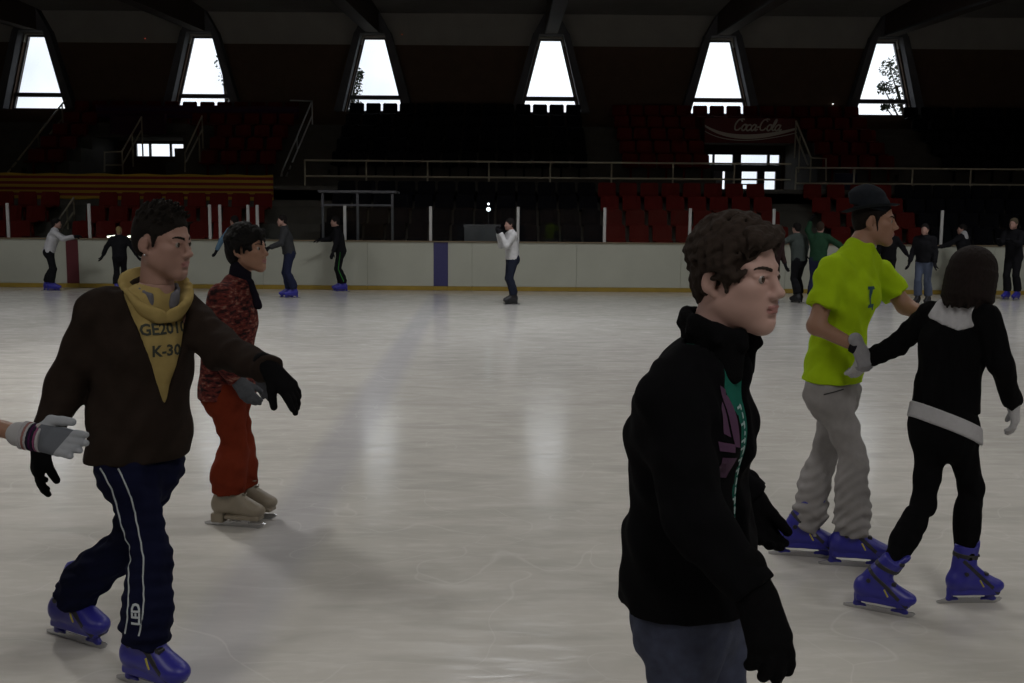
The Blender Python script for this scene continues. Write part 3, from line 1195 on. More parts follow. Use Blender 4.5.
def to_mesh(name, VQ):
    Vs, Qs, n = [], [], 0
    for V, Q in (VQ if isinstance(VQ, list) else [VQ]):
        Vs.append(V)
        Qs.append(Q + n)
        n += len(V)
    V = np.concatenate(Vs)
    Q = np.concatenate(Qs)
    me = bpy.data.meshes.new(name)
    me.vertices.add(len(V))
    me.vertices.foreach_set('co', V.astype(np.float32).ravel())
    me.loops.add(Q.size)
    me.loops.foreach_set('vertex_index', Q.astype(np.int32).ravel())
    me.polygons.add(len(Q))
    me.polygons.foreach_set('loop_start', np.arange(0, Q.size, 4, dtype=np.int32))
    me.polygons.foreach_set('use_smooth', np.ones(len(Q), dtype=bool))
    me.update(calc_edges=True)
    me.validate()
    return me


def sdf_obj(name, prims, h, m, parent, relax=1, origin=None):
    V, Q = surface(prims, h, relax)
    if origin is not None:
        V = V - A_(origin)
    return obj(name, to_mesh(name, (V, Q)), m, parent)


# ================================================================== PEOPLE
def frame(fwd, up=(0, 0, 1)):
    """columns right, forward, up"""
    f = nrm(fwd)
    r = nrm(np.cross(f, A_(up)))
    return np.stack([r, f, np.cross(r, f)], 1)


def head_frame(yaw_vec, pitch=0.0, roll=0.0):
    """pitch > 0 looks down, roll > 0 leans to the head's right"""
    R = frame((yaw_vec[0], yaw_vec[1], 0))
    c, s = math.cos(-pitch), math.sin(-pitch)
    Rx = np.array([[1, 0, 0], [0, c, -s], [0, s, c]])
    c, s = math.cos(roll), math.sin(roll)
    Ry = np.array([[c, 0, s], [0, 1, 0], [-s, 0, c]])
    return R @ Rx @ Ry


class Head:
    def __init__(s, c, R, scale=1.0, fem=False):
        s.c, s.R, s.s, s.fem = A_(c), R, scale * .95, fem

    def p(s, x, y, z):
        return s.c + s.R @ (A_((x, y, z)) * s.s)

    def cap(s, a, b, ra, rb, k=.02, **kw):
        return cap(s.p(*a), s.p(*b), ra * s.s, rb * s.s, k * s.s, **kw)

    def ell(s, c, rad, k=.02, tilt=None, **kw):
        R = s.R if tilt is None else s.R @ tilt
        return ell(s.p(*c), A_(rad) * s.s, R, k * s.s, **kw)

    def prims(s, detail=True):
        j = .9 if s.fem else 1.0
        o = [s.ell((0, -.012, .045), (.074, .094, .085)),
             s.ell((0, .030, -.022), (.057, .060, .085), .03),
             s.cap((-.047, .0, -.052), (-.012, .068, -.098), .020 * j, .017 * j, .035),
             s.cap((.047, .0, -.052), (.012, .068, -.098), .020 * j, .017 * j, .035),
             s.ell((-.040, .036, -.045), (.021, .034, .032), .03), s.ell((.040, .036, -.045), (.021, .034, .032), .03),
             s.ell((0, .074, -.098), (.019, .016, .016), .02),
             s.ell((0, .067, -.056), (.034, .028, .033), .025)]
        if detail:
            for q in (-1, 1):
                o += [s.ell((q * .040, .058, -.016), (.022, .022, .018), .022),
                      s.cap((q * .012, .084, .026), (q * .046, .066, .024), .011, .009, .014)]
                o += [s.ell((q * .032, .096, .006), (.017, .0135, .0100), .016, op='s')]
                o += [s.ell((q * .0315, .0765, .0050), (.0125, .0105, .0120), .004),
                      s.cap((q * .018, .0850, .0128), (q * .046, .0755, .0102), .0056, .0050, .004),
                      s.cap((q * .019, .0838, -.0015), (q * .044, .0752, -.0010), .0036, .0032, .005)]
                o += [s.ell((q * .0125, .099, -.033), (.0085, .010, .0075), .008)]
            o += [s.cap((0, .087, .014), (0, .107, -.023), .0085, .0095, .012),
                  s.ell((0, .110, -.027), (.0105, .0115, .0095), .009),
                  s.ell((0, .0945, -.0575), (.021, .0085, .0055), .006),
                  s.ell((0, .0925, -.0690), (.018, .0085, .0068), .006),
                  s.cap((-.020, .094, -.0633), (.020, .094, -.0633), .0018, .0018, .004, op='s'),
                  s.ell((0, .099, -.0810), (.017, .010, .0055), .01, op='s')]
            for q in (-1, 1):
                t = np.array([[math.cos(.25 * q), 0, 0], [0, 1, .2], [-q * math.sin(.25 * q) * 0, -.2, 1]])
                t = frame((-q * .34, 1, -.18))
                o += [s.ell((q * .0775, -.022, -.004), (.0085, .0170, .0275), .006, tilt=t),
                      s.ell((q * .072, -.014, -.030), (.007, .010, .011), .008),
                      s.ell((q * .0875, -.018, .000), (.0050, .0085, .0150), .005, tilt=t, op='s')]
        else:
            o += [s.cap((0, .085, .012), (0, .112, -.028), .010, .012, .012)]
            for q in (-1, 1):
                o += [s.ell((q * .075, -.020, -.004), (.010, .020, .031), .006)]
        return o


def neck_prims(H, base, r=.055):
    return [cap(H.p(0, -.022, -.045), base, r * .96, r * 1.12, .03)]


def limb(a, b, ra, rb, k=.025, bulge=0.0, at_=.35, back=None):
    o = [cap(a, b, ra, rb, k)]
    if bulge:
        a, b = A_(a), A_(b)
        m = a + (b - a) * at_
        if back is not None:
            m = m + A_(back) * .012
        o.append(cap(m - (b - a) * .10, m + (b - a) * .16, ra + bulge, rb + bulge * .6 + .004, .05))
    return o


class Skel:
    """joints in world space; cf / pf = facing of chest and pelvis"""

    def __init__(s, **kw):
        s.__dict__.update(kw)
        s.cR, s.pR = frame(s.cf), frame(s.pf)
        for k in list(s.__dict__):
            if isinstance(s.__dict__[k], (tuple, list)) and k not in ('cf', 'pf'):
                s.__dict__[k] = A_(s.__dict__[k])
        if not hasattr(s, 'w'):
            s.w = 1.0
        for q in 'LR':
            if not hasattr(s, 'an' + q):
                td = nrm(getattr(s, 'toe' + q))
                setattr(s, 'an' + q, getattr(s, 'foot' + q) + (td * (getattr(s, 'flex' + q, 0.0) * .8 - .015) + A_((0, 0, .235))) * getattr(s, 'sk', 1.0))

    def torso(s, e=0.0, k=.05):
        """pelvis - waist - chest - neck, all flattened front to back"""
        w = s.w
        waist = s.pelvis * .45 + s.chest * .55
        up = nrm(s.neck - s.chest)
        o = [cap(s.pelvis - (waist - s.pelvis) * .15, waist, .158 * w + e, .136 * w + e, k, ax=s.pR[:, 1], fl=.70),
             cap(waist, s.chest, .136 * w + e, .160 * w + e, k, ax=s.cR[:, 1], fl=.70),
             cap(s.chest, s.chest + (s.neck - s.chest) * .50, .160 * w + e, .105 * w + e, k, ax=s.cR[:, 1], fl=.72)]
        for q, sh in ((1, s.shR), (-1, s.shL)):
            o.append(cap(s.neck - up * .025, sh - up * .012, .046 * w + e * .8, .050 * w + e * .8, .05))
            o.append(ell(s.chest * .72 + sh * .28 + s.cR[:, 1] * .045 + A_((0, 0, -.01)), (.085 * w + e, .058 * w + e, .07 * w + e), s.cR, .04))
        return o

    def arms(s, e=0.0, stop=1.0, which='LR', re=None, cut=True):
        o = []
        w = s.w
        for q in which:
            sh, el, wr = getattr(s, 'sh' + q), getattr(s, 'el' + q), getattr(s, 'wr' + q)
            e2 = e if re is None else re
            o += [cap(sh, el, .052 * w + e, .040 * w + e, .03)]
            o += [cap(el, el + (wr - el) * stop, .042 * w + e, .0265 * w + e2, .022, cut=cut)]
        return o

    def legs(s, e=0.0, stop=1.0, ea=None, cut=True, k=.03):
        o = []
        w = s.w
        for q in 'LR':
            hp, kn, an = getattr(s, 'hip' + q), getattr(s, 'kn' + q), getattr(s, 'an' + q)
            back = -s.pR[:, 1]
            o += [cap(hp, kn, .088 * w + e, .056 * w + e, k)]
            ke = e if ea is None else (e + ea) / 2
            o += [cap(kn, an * .62 + kn * .38, .054 * w + e, .050 * w + ke, k)]
            o += [cap(kn * .72 + an * .28 + back * .014, kn * .5 + an * .5 + back * .010, .050 * w + ke, .046 * w + ke, .04)]
            o += [cap(kn * .4 + an * .6, kn + (an - kn) * stop, .048 * w + ke, .037 * w + (e if ea is None else ea), k, cut=cut)]
            o += [ell(hp - s.pR[:, 1] * .040 + A_((0, 0, -.005)), (.078 * w + e * .7, .078 * w + e * .7, .095 * w + e), s.pR, .05)]
        return o

    def cuffs(s, r, zlow, k=.03):
        """trouser leg falling over the boot shaft"""
        o = []
        sk = getattr(s, 'sk', 1.0)
        for q in 'LR':
            ft, td, fl = getattr(s, 'foot' + q), nrm(getattr(s, 'toe' + q)), getattr(s, 'flex' + q, 0.0)
            top = ft + (td * (fl * 1.15 + .002) + A_((0, 0, .315 - fl * 1.1))) * sk
            low = ft + (td * (fl * .4 - .004) + A_((0, 0, zlow))) * sk
            o.append(cap(top, low, (r - .012 - fl * .12) * sk, r * sk, k + .03, cut=True))
        return o

    def body(s, H, hf=True):
        o = s.torso(-.006) + s.arms(0, 1.0, cut=False) + s.legs(-.004, 1.0, cut=False)
        for q in 'LR':
            hd = getattr(s, 'hand' + q)
            o.append(cap(getattr(s, 'wr' + q), getattr(s, 'wr' + q) + nrm(hd) * .045, .015, .011, .02))
            an = getattr(s, 'an' + q)
            ft, td = getattr(s, 'foot' + q), nrm(getattr(s, 'toe' + q))
            sk = getattr(s, 'sk', 1.0)
            o += [cap(an, ft + (A_((0, 0, .15)) - td * .03) * sk, .034 * sk, .034 * sk, .02), cap(ft + (A_((0, 0, .13)) - td * .03) * sk, ft + (A_((0, 0, .105)) + td * .10) * sk, .032 * sk, .028 * sk, .03)]
        return o + neck_prims(H, s.neck, getattr(s, 'neck_r', .055))


def make_body(root, S, H, m, hb=.009, hh=.003, detail=True, extra=()):
    org = A_(root.location)
    pr = S.body(H) + H.prims(detail) + list(extra)
    cutp = H.p(0, -.03, -.14)
    upn = H.R[:, 2]
    V1, Q1 = surface(pr + [half(upn, cutp + upn * .004)], hb)
    lo, hi = H.c - .20 * H.s, H.c + .20 * H.s
    bx = Prim(None, lo, hi, 0, 'box')
    V2, Q2 = surface(neck_prims(H, S.neck, getattr(S, 'neck_r', .055)) + H.prims(detail) + list(extra) + [half(-upn, cutp - upn * .004), bx], hh, 1)
    return obj('body', to_mesh('body', [(V1 - org, Q1), (V2 - org, Q2)]), m, root)


def face_paint(o, root, H, skin_m, stubble=0.0):
    """lip pigment as a second material on the lip faces"""
    me = o.data
    me.materials.append(M['lip'])
    org = A_(root.location)
    n = len(me.polygons)
    cc = np.zeros(n * 3, dtype=np.float32)
    me.polygons.foreach_get('center', cc)
    L = ((cc.reshape(-1, 3) + org - H.c) @ H.R) / H.s
    lip = (np.abs(L[:, 0]) < .021) & (L[:, 1] > .085) & (L[:, 2] < -.0525 - .15 * np.abs(L[:, 0]) ** 1.2) & (L[:, 2] > -.0755 + .25 * np.abs(L[:, 0]))
    me.polygons.foreach_set('material_index', lip.astype(np.int32))


def eyes(root, H):
    org = A_(root.location)
    for q in (-1, 1):
        bm = bmesh.new()
        bmesh.ops.create_uvsphere(bm, u_segments=20, v_segments=14, radius=.0122 * H.s)
        me_c = H.p(q * .0315, .0772, .0045)
        for f in bm.faces:
            c = f.calc_center_median().normalized()
            f.material_index = 1 if c.z > .845 else 0
        R = Matrix([list(r) for r in frame(H.R[:, 1], H.R[:, 2])]).to_4x4()   # right, fwd, up
        bm.transform(Matrix.Rotation(-PI / 2, 4, 'X'))     # +z -> +y
        bm.transform(R)
        bm.transform(Matrix.Translation(Vector(me_c - org)))
        obj('eye', bm, [M['eye_white'], M['iris']], root, smooth=True)


def brows(root, H, m, thick=.0042):
    """eyebrows: a thin shell of the face itself inside two arched bands"""
    org = A_(root.location)

    def band(x, y, z):
        q = [((x - H.c[0]) * H.R[0, i] + (y - H.c[1]) * H.R[1, i] + (z - H.c[2]) * H.R[2, i]) / H.s for i in range(3)]
        ax = np.abs(q[0])
        t = np.clip((ax - .012) / .040, 0, 1)
        zc = .0235 + .0075 * np.sin(t * 2.3) - .004 * t * t
        w = thick * (1.0 - .65 * t * t)
        return np.maximum(np.maximum(np.abs(q[2] - zc) - w, .04 - q[1]), np.maximum(.011 - ax, ax - .052)) * H.s
    pr = H.prims(True) + [region(lambda x, y, z: x * 0 + y * 0 + z * 0 - .0016, 0, 'd'), region(band, .002, 'i'), folds(.0007, 900, 3),
                          Prim(None, H.c - .2, H.c + .2, 0, 'box')]
    sdf_obj('eyebrows', pr, .0022, m, root, 1, org)


# ---- hands and gloves
def hand_prims(side, curl=(.35, .4, .45, .5), spread=.10, thumb=(.55, .25), e=0.0, flat=0.0):
    """local frame: wrist at 0, fingers +y, back of hand +z; thumb on +x for side=+1 (a left hand)"""
    o = []
    xs = [.028, .009, -.010, -.028]
    ln = [.074, .082, .076, .060]
    kb = [.086, .090, .086, .078]
    o.append(cap((0, -.045, 0), (0, .01, 0), .032 + e, .029 + e, .02, ax=(0, 0, 1), fl=.86))
    for i in range(4):
        x = xs[i]
        o.append(cap((x * .55 * side, .012, 0), (x * side, kb[i], .002), .017 + e * .8, .0125 + e * .8, .016))
        p = A_((x * side, kb[i], .0))
        a = 0.0
        fr = [.46, .30, .26]
        r = .0098 + e * .8
        az = (1.5 - i) * spread * side
        for j in range(3):
            a += curl[i] * (.8 if j == 0 else 1.0)
            d = A_((math.sin(az) * math.cos(a), math.cos(a) * math.cos(az), -math.sin(a)))
            q = p + d * ln[i] * fr[j]
            o.append(cap(p, q, r, r * .93, .004))
            p = q
            r *= .93
    t0 = A_((.016 * side, .018, -.006))
    op, cu = thumb[:2]
    o2 = thumb[2] if len(thumb) > 2 else op * .7
    d1 = nrm((math.sin(op) * side, math.cos(op), -.25 - flat))
    t1 = t0 + d1 * .045
    d2 = nrm((math.sin(o2) * side, math.cos(o2), -.3 - cu))
    t2 = t1 + d2 * .033
    d3 = nrm((math.sin(o2 * .6) * side, math.cos(o2 * .6), -.35 - cu * 1.5))
    t3 = t2 + d3 * .028
    o += [cap(t0, t1, .017 + e * .8, .0125 + e * .8, .016), cap(t1, t2, .0118 + e * .8, .011 + e * .8, .006), cap(t2, t3, .011 + e * .8, .0095 + e * .8, .005)]
    return o


_hands = {}


def hand_obj(name, root, wrist, fdir, back, side, m, e=.002, h=.0045, key=None, scale=1.0, **kw):
    k = (name, side, e, h, m.name, str(sorted(kw.items())))
    if k not in _hands:
        me = to_mesh(name, surface(hand_prims(side, e=e, **kw), h))
        me.materials.append(m)
        _hands[k] = me
    y = nrm(fdir)
    z = A_(back) - y * float(A_(back) @ y)
    z = nrm(z)
    x = np.cross(y, z)
    R = Matrix((tuple(x), tuple(y), tuple(z))).transposed().to_4x4()
    o = bpy.data.objects.new(name, _hands[k])
    o.matrix_local = Matrix.Translation(Vector(A_(wrist) - A_(root.location))) @ R @ Matrix.Scale(scale, 4)
    return link(o, root)


# ---- rental skates: a hard boot on an arched holder and a long steel blade
_sk = {}


def skate_proto(kind, fl=0.0):
    if (kind, fl) in _sk:
        return _sk[kind, fl]
    fine = kind in ('blue', 'beige')
    h = .0052 if fine else .010
    bm_ = M['skate_blue'] if kind.startswith('blue') else (M['skate_beige'] if kind == 'beige' else M['skate_black'])
    tall = .315 if kind != 'beige' else .29
    pr = [cap((0, -.045, .118), (0, .125, .098), .047, .042, .03, ax=(0, 0, 1), fl=.92),
          ell((0, .155, .098), (.044, .052, .036), None, .03),
          ell((0, -.055, .118), (.041, .042, .052), None, .03),
          cap((0, -.035, .14), (0, -.012 + fl, tall - fl * .25), .050, .055, .03, cut=True, ax=(1, 0, 0), fl=.86),
          cap((0, .010, .19), (0, .10, .125), .043, .034, .04),
          cap((0, .034 + fl * .5, .24), (0, .045 + fl, tall + .012 - fl * .25), .026, .030, .025, ax=(0, 1, 0), fl=.5)]
    if kind == 'beige':
        pr += [rbox((0, -.062, .048), (.033, .036, .026), None, .006, .008), rbox((0, .085, .058), (.040, .10, .010), None, .005, .008)]
    else:
        pr += [rbox((0, .045, .066), (.037, .128, .014), None, .008, .012),
               cap((0, -.075, .07), (0, -.085, .026), .026, .012, .012, ax=(1, 0, 0), fl=.75),
               cap((0, .125, .07), (0, .150, .026), .034, .013, .012, ax=(1, 0, 0), fl=.7),
               rbox((0, .035, .026), (.0085, .135, .008), None, .004, .012)]
        pr += [ell((0, .025, .030), (.2, .062, .022), None, .006, op='s')] if fine else []
    me = to_mesh('skate', surface(pr, h))
    me.materials.append(bm_)
    # blade
    bm = bmesh.new()
    prof = [(-.150, .014), (-.150, .004), (-.135, 0), (.165, 0), (.192, .010), (.205, .026), (.192, .032), (.150, .030), (-.09, .030)]
    a = [bm.verts.new((-.002, y, z)) for y, z in prof]
    c = [bm.verts.new((.002, y, z)) for y, z in prof]
    bm.faces.new(a)
    bm.faces.new(c[::-1])
    for i in range(len(prof)):
        j = (i + 1) % len(prof)
        bm.faces.new((a[i], c[i], c[j], a[j]))
    if kind == 'beige':
        for y in (-.062, .09):
            box(bm, (-.006, y - .02, .022), (.006, y + .02, .055))
    bmesh.ops.recalc_face_normals(bm, faces=bm.faces[:])
    bme = bpy.data.meshes.new('blade')
    bm.to_mesh(bme)
    bm.free()
    bme.materials.append(M['steel'])
    kids = [('blade', bme)]
    if fine:
        tree_ = BVHTree.FromPolygons([v.co.copy() for v in me.vertices], [tuple(p.vertices) for p in me.polygons])

        def wrap(c, n, r=.11, lift=.003, a0=0, a1=2 * PI, steps=30):
            n = Vector(n).normalized()
            u = n.orthogonal().normalized()
            v = n.cross(u)
            pts = []
            for i in range(steps + 1):
                t = a0 + (a1 - a0) * i / steps
                d = u * math.cos(t) + v * math.sin(t)
                hit = tree_.ray_cast(Vector(c) + d * .25, -d)
                if hit[0] is not None:
                    pts.append(hit[0] + d * lift)
            return pts

        def strap(c, n, wd, name, m):
            bm = bmesh.new()
            nn = Vector(n).normalized()
            rows = [wrap(Vector(c) + nn * wd * t, n, lift=.003 if abs(t) < 1 else .0005) for t in (-1, -.75, .75, 1)]
            k = min(len(r) for r in rows)
            vs = [[bm.verts.new(p) for p in r[:k]] for r in rows]
            for a_, b_ in zip(vs, vs[1:]):
                for i in range(k - 1):
                    bm.faces.new((a_[i], a_[i + 1], b_[i + 1], b_[i]))
            bmesh.ops.recalc_face_normals(bm, faces=bm.faces[:])
            q = bpy.data.meshes.new(name)
            bm.to_mesh(q)
            bm.free()
            q.materials.append(m)
            kids.append((name, q))
        if kind == 'blue':
            strap((0, fl * .7, .262 - fl * .2), (0, .15 + fl * 3, 1), .012, 'strap', M['strap'])
            strap((0, .045, .17), (0, .75, .85), .010, 'strap', M['strap'])
            for sx in (-1, 1):
                bm = bmesh.new()
                hit = tree_.ray_cast(Vector((sx * .2, -.022, .175)), Vector((-sx, 0, 0)))[0]
                tube(bm, [hit + Vector((sx * .006, 0, 0)), hit - Vector((sx * .01, 0, 0))], .011, 12)
                for y0, z0, y1, z1, rr in ((.055, .14, .075, .105, .007),):
                    pts = []
                    for i in range(7):
                        t = i / 6
                        hq = tree_.ray_cast(Vector((sx * .2, y0 + (y1 - y0) * t, z0 + (z1 - z0) * t)), Vector((-sx, 0, 0)))[0]
                        if hq is not None:
                            pts.append(hq)
                q = bpy.data.meshes.new('pivot')
                bm.to_mesh(q)
                bm.free()
                q.materials.append(M['strap'])
                kids.append(('pivot', q))
                bm = bmesh.new()
                tube(bm, pts, .0045, 6)
                q = bpy.data.meshes.new('yellow_flash')
                bm.to_mesh(q)
                bm.free()
                q.materials.append(M['yellow_mark'])
                kids.append(('yellow_flash', q))
            # buckle knobs on the instep straps
            for c, d in (((0, .05, .262), (.3, 1, .2)), ((.02, .10, .17), (.35, .7, .7))):
                hit = tree_.ray_cast(Vector(c) + Vector(d).normalized() * .2, -Vector(d).normalized())[0]
                if not hit:
                    continue
                bm = bmesh.new()
                bmesh.ops.create_cube(bm, size=1, matrix=Matrix.Translation(hit) @ Matrix.Diagonal((.03, .022, .016, 1)))
                bmesh.ops.bevel(bm, geom=bm.edges[:], offset=.003, segments=1, affect='EDGES')
                q = bpy.data.meshes.new('buckle')
                bm.to_mesh(q)
                bm.free()
                q.materials.append(M['strap'])
                kids.append(('buckle', q))
        else:
            bm = bmesh.new()
            for i in range(5):
                t = i / 4
                c = Vector((0, .105 - .065 * t, .145 + .115 * t))
                for sx in (-1, 1):
                    tube(bm, [c + Vector((-.022 * sx, -.012, 0)), c + Vector((0, .012, .01)), c + Vector((.022 * sx, 0, .014))], .003, 6)
            q = bpy.data.meshes.new('laces')
            bm.to_mesh(q)
            bm.free()
            q.materials.append(mat('laces', (.16, .14, .11), .8))
            kids.append(('laces', q))
    _sk[kind, fl] = (me, kids)
    return _sk[kind, fl]


def skate(root, kind, p, d, tilt=0.0, lean=0.0, scale=1.0, flex=0.0):
    """p = ground point under the ankle, d = toe direction"""
    me, kids = skate_proto(kind, flex)
    o = bpy.data.objects.new('skate', me)
    yaw = math.atan2(-d[0], d[1])
    o.matrix_local = (Matrix.Translation(Vector(A_(p) - A_(root.location))) @ Matrix.Rotation(yaw, 4, 'Z') @ Matrix.Rotation(tilt, 4, 'X')
                      @ Matrix.Rotation(lean, 4, 'Y') @ Matrix.Scale(scale, 4))
    link(o, root)
    for nm, q in kids:
        link(bpy.data.objects.new(nm, q), o)
    return o


# ---- print on cloth: text laid on to a garment mesh
def print_on(name, target, root, origin, right, up, into, text=None, size=.05, m=None, polys=None, lift=.0025, shear=0.0, ext=1.0):
    """text (or flat polygons) in the plane right/up through origin, pressed along `into` onto the garment"""
    bm = bmesh.new()
    if text is not None:
        cu = bpy.data.curves.new('lettering', 'FONT')
        cu.body = text
        cu.size = size
        cu.align_x = 'CENTER'
        cu.offset = .0016
        cu.resolution_u = 2
        cu.space_line = ext
        tmp = bpy.data.objects.new('lettering', cu)
        COL.objects.link(tmp)
        dg = bpy.context.evaluated_depsgraph_get()
        me = bpy.data.meshes.new_from_object(tmp.evaluated_get(dg))
        bm.from_mesh(me)
        bpy.data.meshes.remove(me)
        bpy.data.objects.remove(tmp)
        bpy.data.curves.remove(cu)
    else:
        for pl in polys:
            bm.faces.new([bm.verts.new((x, y, 0)) for x, y in pl])
    bmesh.ops.triangulate(bm, faces=bm.faces[:])
    for _ in range(3):
        es = [e for e in bm.edges if e.calc_length() > .012]
        if es:
            bmesh.ops.subdivide_edges(bm, edges=es, cuts=1)
            bmesh.ops.triangulate(bm, faces=bm.faces[:])
    tr = BVHTree.FromPolygons([v.co.copy() for v in target.data.vertices], [tuple(p.vertices) for p in target.data.polygons])
    right, up, into = nrm(right), nrm(up), nrm(into)
    org = A_(origin) - A_(root.location)
    dead = []
    for v in bm.verts:
        w = org + right * (v.co.x + shear * v.co.y) + up * v.co.y
        hit = tr.ray_cast(Vector(w - into * .3), Vector(into), .6)
        if hit[0] is None:
            dead.append(v)
        else:
            v.co = hit[0] - Vector(into) * lift
    bmesh.ops.delete(bm, geom=dead, context='VERTS')
    return obj(name, bm, m, root)


def piping(name, target, root, pts, m, r=.0025, lift=.001):
    """cord laid on a garment along world points pressed towards their given inner points"""
    tr = BVHTree.FromPolygons([v.co.copy() for v in target.data.vertices], [tuple(p.vertices) for p in target.data.polygons])
    org = A_(root.location)
    out = []
    for outer, inner in pts:
        d = Vector(nrm(A_(inner) - A_(outer)))
        hit = tr.ray_cast(Vector(A_(outer) - org), d, 1.0)
        if hit[0] is not None:
            out.append(hit[0] - d * lift)
    bm = bmesh.new()
    tube(bm, out, r, 6)
    return obj(name, bm, m, root, smooth=True)

# ================================================================== MAIN SKATERS
def spread_pts(a, b, n):
    return [A_(a) + (A_(b) - A_(a)) * i / n for i in range(n + 1)]


def locks(H, n, rnd, zmin, r=.011, ln=.045, face=True, wave=.010, lift=.012):
    """wavy locks lying on the skull"""
    o = []
    while n > 0:
        u = nrm((rnd.gauss(0, 1), rnd.gauss(0, 1) - .2, rnd.gauss(0, 1) + .2))
        p = A_((0, -.012, .045)) + u * A_((.074, .094, .085))
        if p[2] < zmin - p[1] * .45:
            continue
        if face and p[1] > .045 and p[2] < .075:
            continue
        n -= 1
        t = nrm(np.cross(u, nrm((rnd.gauss(0, .6), rnd.gauss(0, .3), rnd.gauss(0, .6) + .01))) + A_((0, .35, -.5)))
        t = nrm(t - u * float(t @ u))
        s = nrm(np.cross(u, t))
        pr = p + u * (lift - .004)
        for j in range(3):
            q = pr + t * ln / 3 + s * wave * (1 if j % 2 else -1) * rnd.uniform(.4, 1) - u * .004 * j
            rr = r * (1 - .24 * j)
            o.append(H.cap(tuple(pr), tuple(q), rr, rr * .78, .006))
            pr = q
    return o


# ---------------------------------------------------------------- young man in the black jacket (nearest)
def person_black_jacket():
    Y = 2.15
    R = lambda px, py, dy=0: at(px, py, Y + dy)
    S = Skel(cf=(.86, -.51, 0), pf=(.86, -.51, 0), w=.92,
             pelvis=R(688, 600), chest=R(691, 430), neck=R(714, 345), shR=R(672, 398, -.12), shL=R(716, 402, .14),
             elR=R(694, 520, -.22), wrR=R(754, 592, -.30), elL=R(715, 462, .26), wrL=R(752, 498, .24),
             hipR=R(684, 612, -.07), hipL=R(708, 614, .07), knR=R(676, 770, -.10), knL=R(728, 762, .12),
             footR=A_((-.06+.35, 2.1, 0)), footL=A_((.55, 2.33, 0)), handR=(.28, -.25, -.9), handL=(.32, -.1, -1), toeR=(.86, -.5, 0), toeL=(.9, -.4, 0))
    base = A_((S.pelvis[0], S.pelvis[1], 0))
    root = thing('person', 'young man with wavy dark hair in black zip jacket and jeans, nearest skater', 'person', base)
    H = Head(R(737, 278, -.02), head_frame((.70, -.71), .02, .03), 1.0)
    S.neck_r = .056
    body = make_body(root, S, H, M['skin_pale'], .010, .0027)
    face_paint(body, root, H, M['skin_pale'])
    eyes(root, H)
    hm = mat('dark_brown_hair', (.028, .020, .016), .85, spec=.12, noise=(80, .45), bump=(260, .5, .003))
    brows(root, H, hm, .0046)
    rnd = random.Random(4)
    hp = [H.ell((0, -.014, .046), (.080, .098, .087), .01), H.ell((0, -.060, -.005), (.066, .048, .075), .03),
          H.ell((0, .10, -.035), (.09, .072, .092), .012, op='s'),
          H.cap((-.052, .062, .100), (.045, .066, .100), .020, .018, .01)]
    for q in (-1, 1):
        hp += [H.cap((q * .074, .014, .050), (q * .072, .020, -.022), .010, .0045, .01)]
    hp += locks(H, 230, rnd, .012, r=.0090, ln=.046, lift=.0165, wave=.013)
    hp += [H.ell((0, .108, -.028), (.10, .072, .100), .010, op='s')] + [H.ell((q * .092, -.008, -.036), (.034, .028, .038), .008, op='s') for q in (-1, 1)]
    for i in range(13):                       # fringe falling on the forehead
        x = -.056 + .0095 * i
        y = .074 + .010 * (1 - (x / .06) ** 2)
        hp += [H.cap((x, y - .012, .108), (x + .008, y + .004, .090), .011, .009, .005),
               H.cap((x + .008, y + .004, .090), (x + .017 + .004 * (i % 2), y + .008 - abs(x) * .12, .074 + .007 * (i % 3)), .008, .0035, .004)]
    hp += [folds(.0026, 190, 8, (.2, .3, 1), .6), folds(.0012, 430, 9)]
    sdf_obj('hair', hp, .0032, hm, root, 1, base)

    jm = cloth('black_fleece', (.0034, .0034, .0042), .3, 30, .5)
    jm2 = mat('black_rib_knit', (.004, .004, .0046), .95, spec=.05, bump=(300, .6, .004))
    c = S.cR
    hem = S.pelvis + A_((0.0, 0, .008))
    fr = frame(c[:, 1])

    def opening(x, y, z):          # open zip over the shirt
        lx = (x - S.chest[0]) * c[0, 0] + (y - S.chest[1]) * c[1, 0]
        ly = (x - S.chest[0]) * c[0, 1] + (y - S.chest[1]) * c[1, 1]
        zz = z - S.chest[2]
        w = np.clip(.030 + .12 * (zz - .02), .018, .046)
        return np.maximum(np.maximum(np.abs(lx - .022) - w, .0 - ly), -.26 - zz)
    jp = S.torso(.022) + [cap(S.chest * .3 + S.pelvis * .7, hem, .174, .186, .05, ax=S.pR[:, 1], fl=.80, cut=True)] \
        + S.arms(.024, .98, re=.024) + [folds(0.0063, 48, 5, (.3, .2, 1)), region(opening), half((0, 0, -1), hem)]
    jk = sdf_obj('jacket', jp, .0065, jm, root, 1, base)
    sp = S.torso(.008) + [half((0, 0, -1), S.pelvis + A_((0, 0, .07)))]
    shm = cloth('teal_shirt', (.012, .10, .075), .2, 40)
    sh = sdf_obj('shirt', sp, .007, shm, root, 1, base)
    # high soft collar round the neck, open at the front
    cp = []
    for i in range(15):
        a = -2.55 + 5.1 * i / 14
        dirv = -c[:, 1] * math.cos(a) + c[:, 0] * math.sin(a)
        fwd_ = -math.cos(a)
        p0 = S.neck + dirv * .062 + A_((0, 0, .020 - .045 * (1 - math.cos(a)) * .5)) + c[:, 1] * .008
        p1 = p0 + A_((0, 0, .048)) + dirv * .010 + c[:, 1] * .004
        cp.append(cap(p0 - A_((0, 0, .035)), p1, .018, .013, .022))
        if i % 2 == 0:
            cp.append(cap(p1, p1 + A_((0, 0, -.02)) + dirv * .012, .014, .013, .012))
    sdf_obj('collar', cp + [folds(.003, 60, 9)], .0055, jm2, root, 1, base)
    # print on shirt and jacket
    tw = mat('shirt_print', (.32, .42, .42), .7)
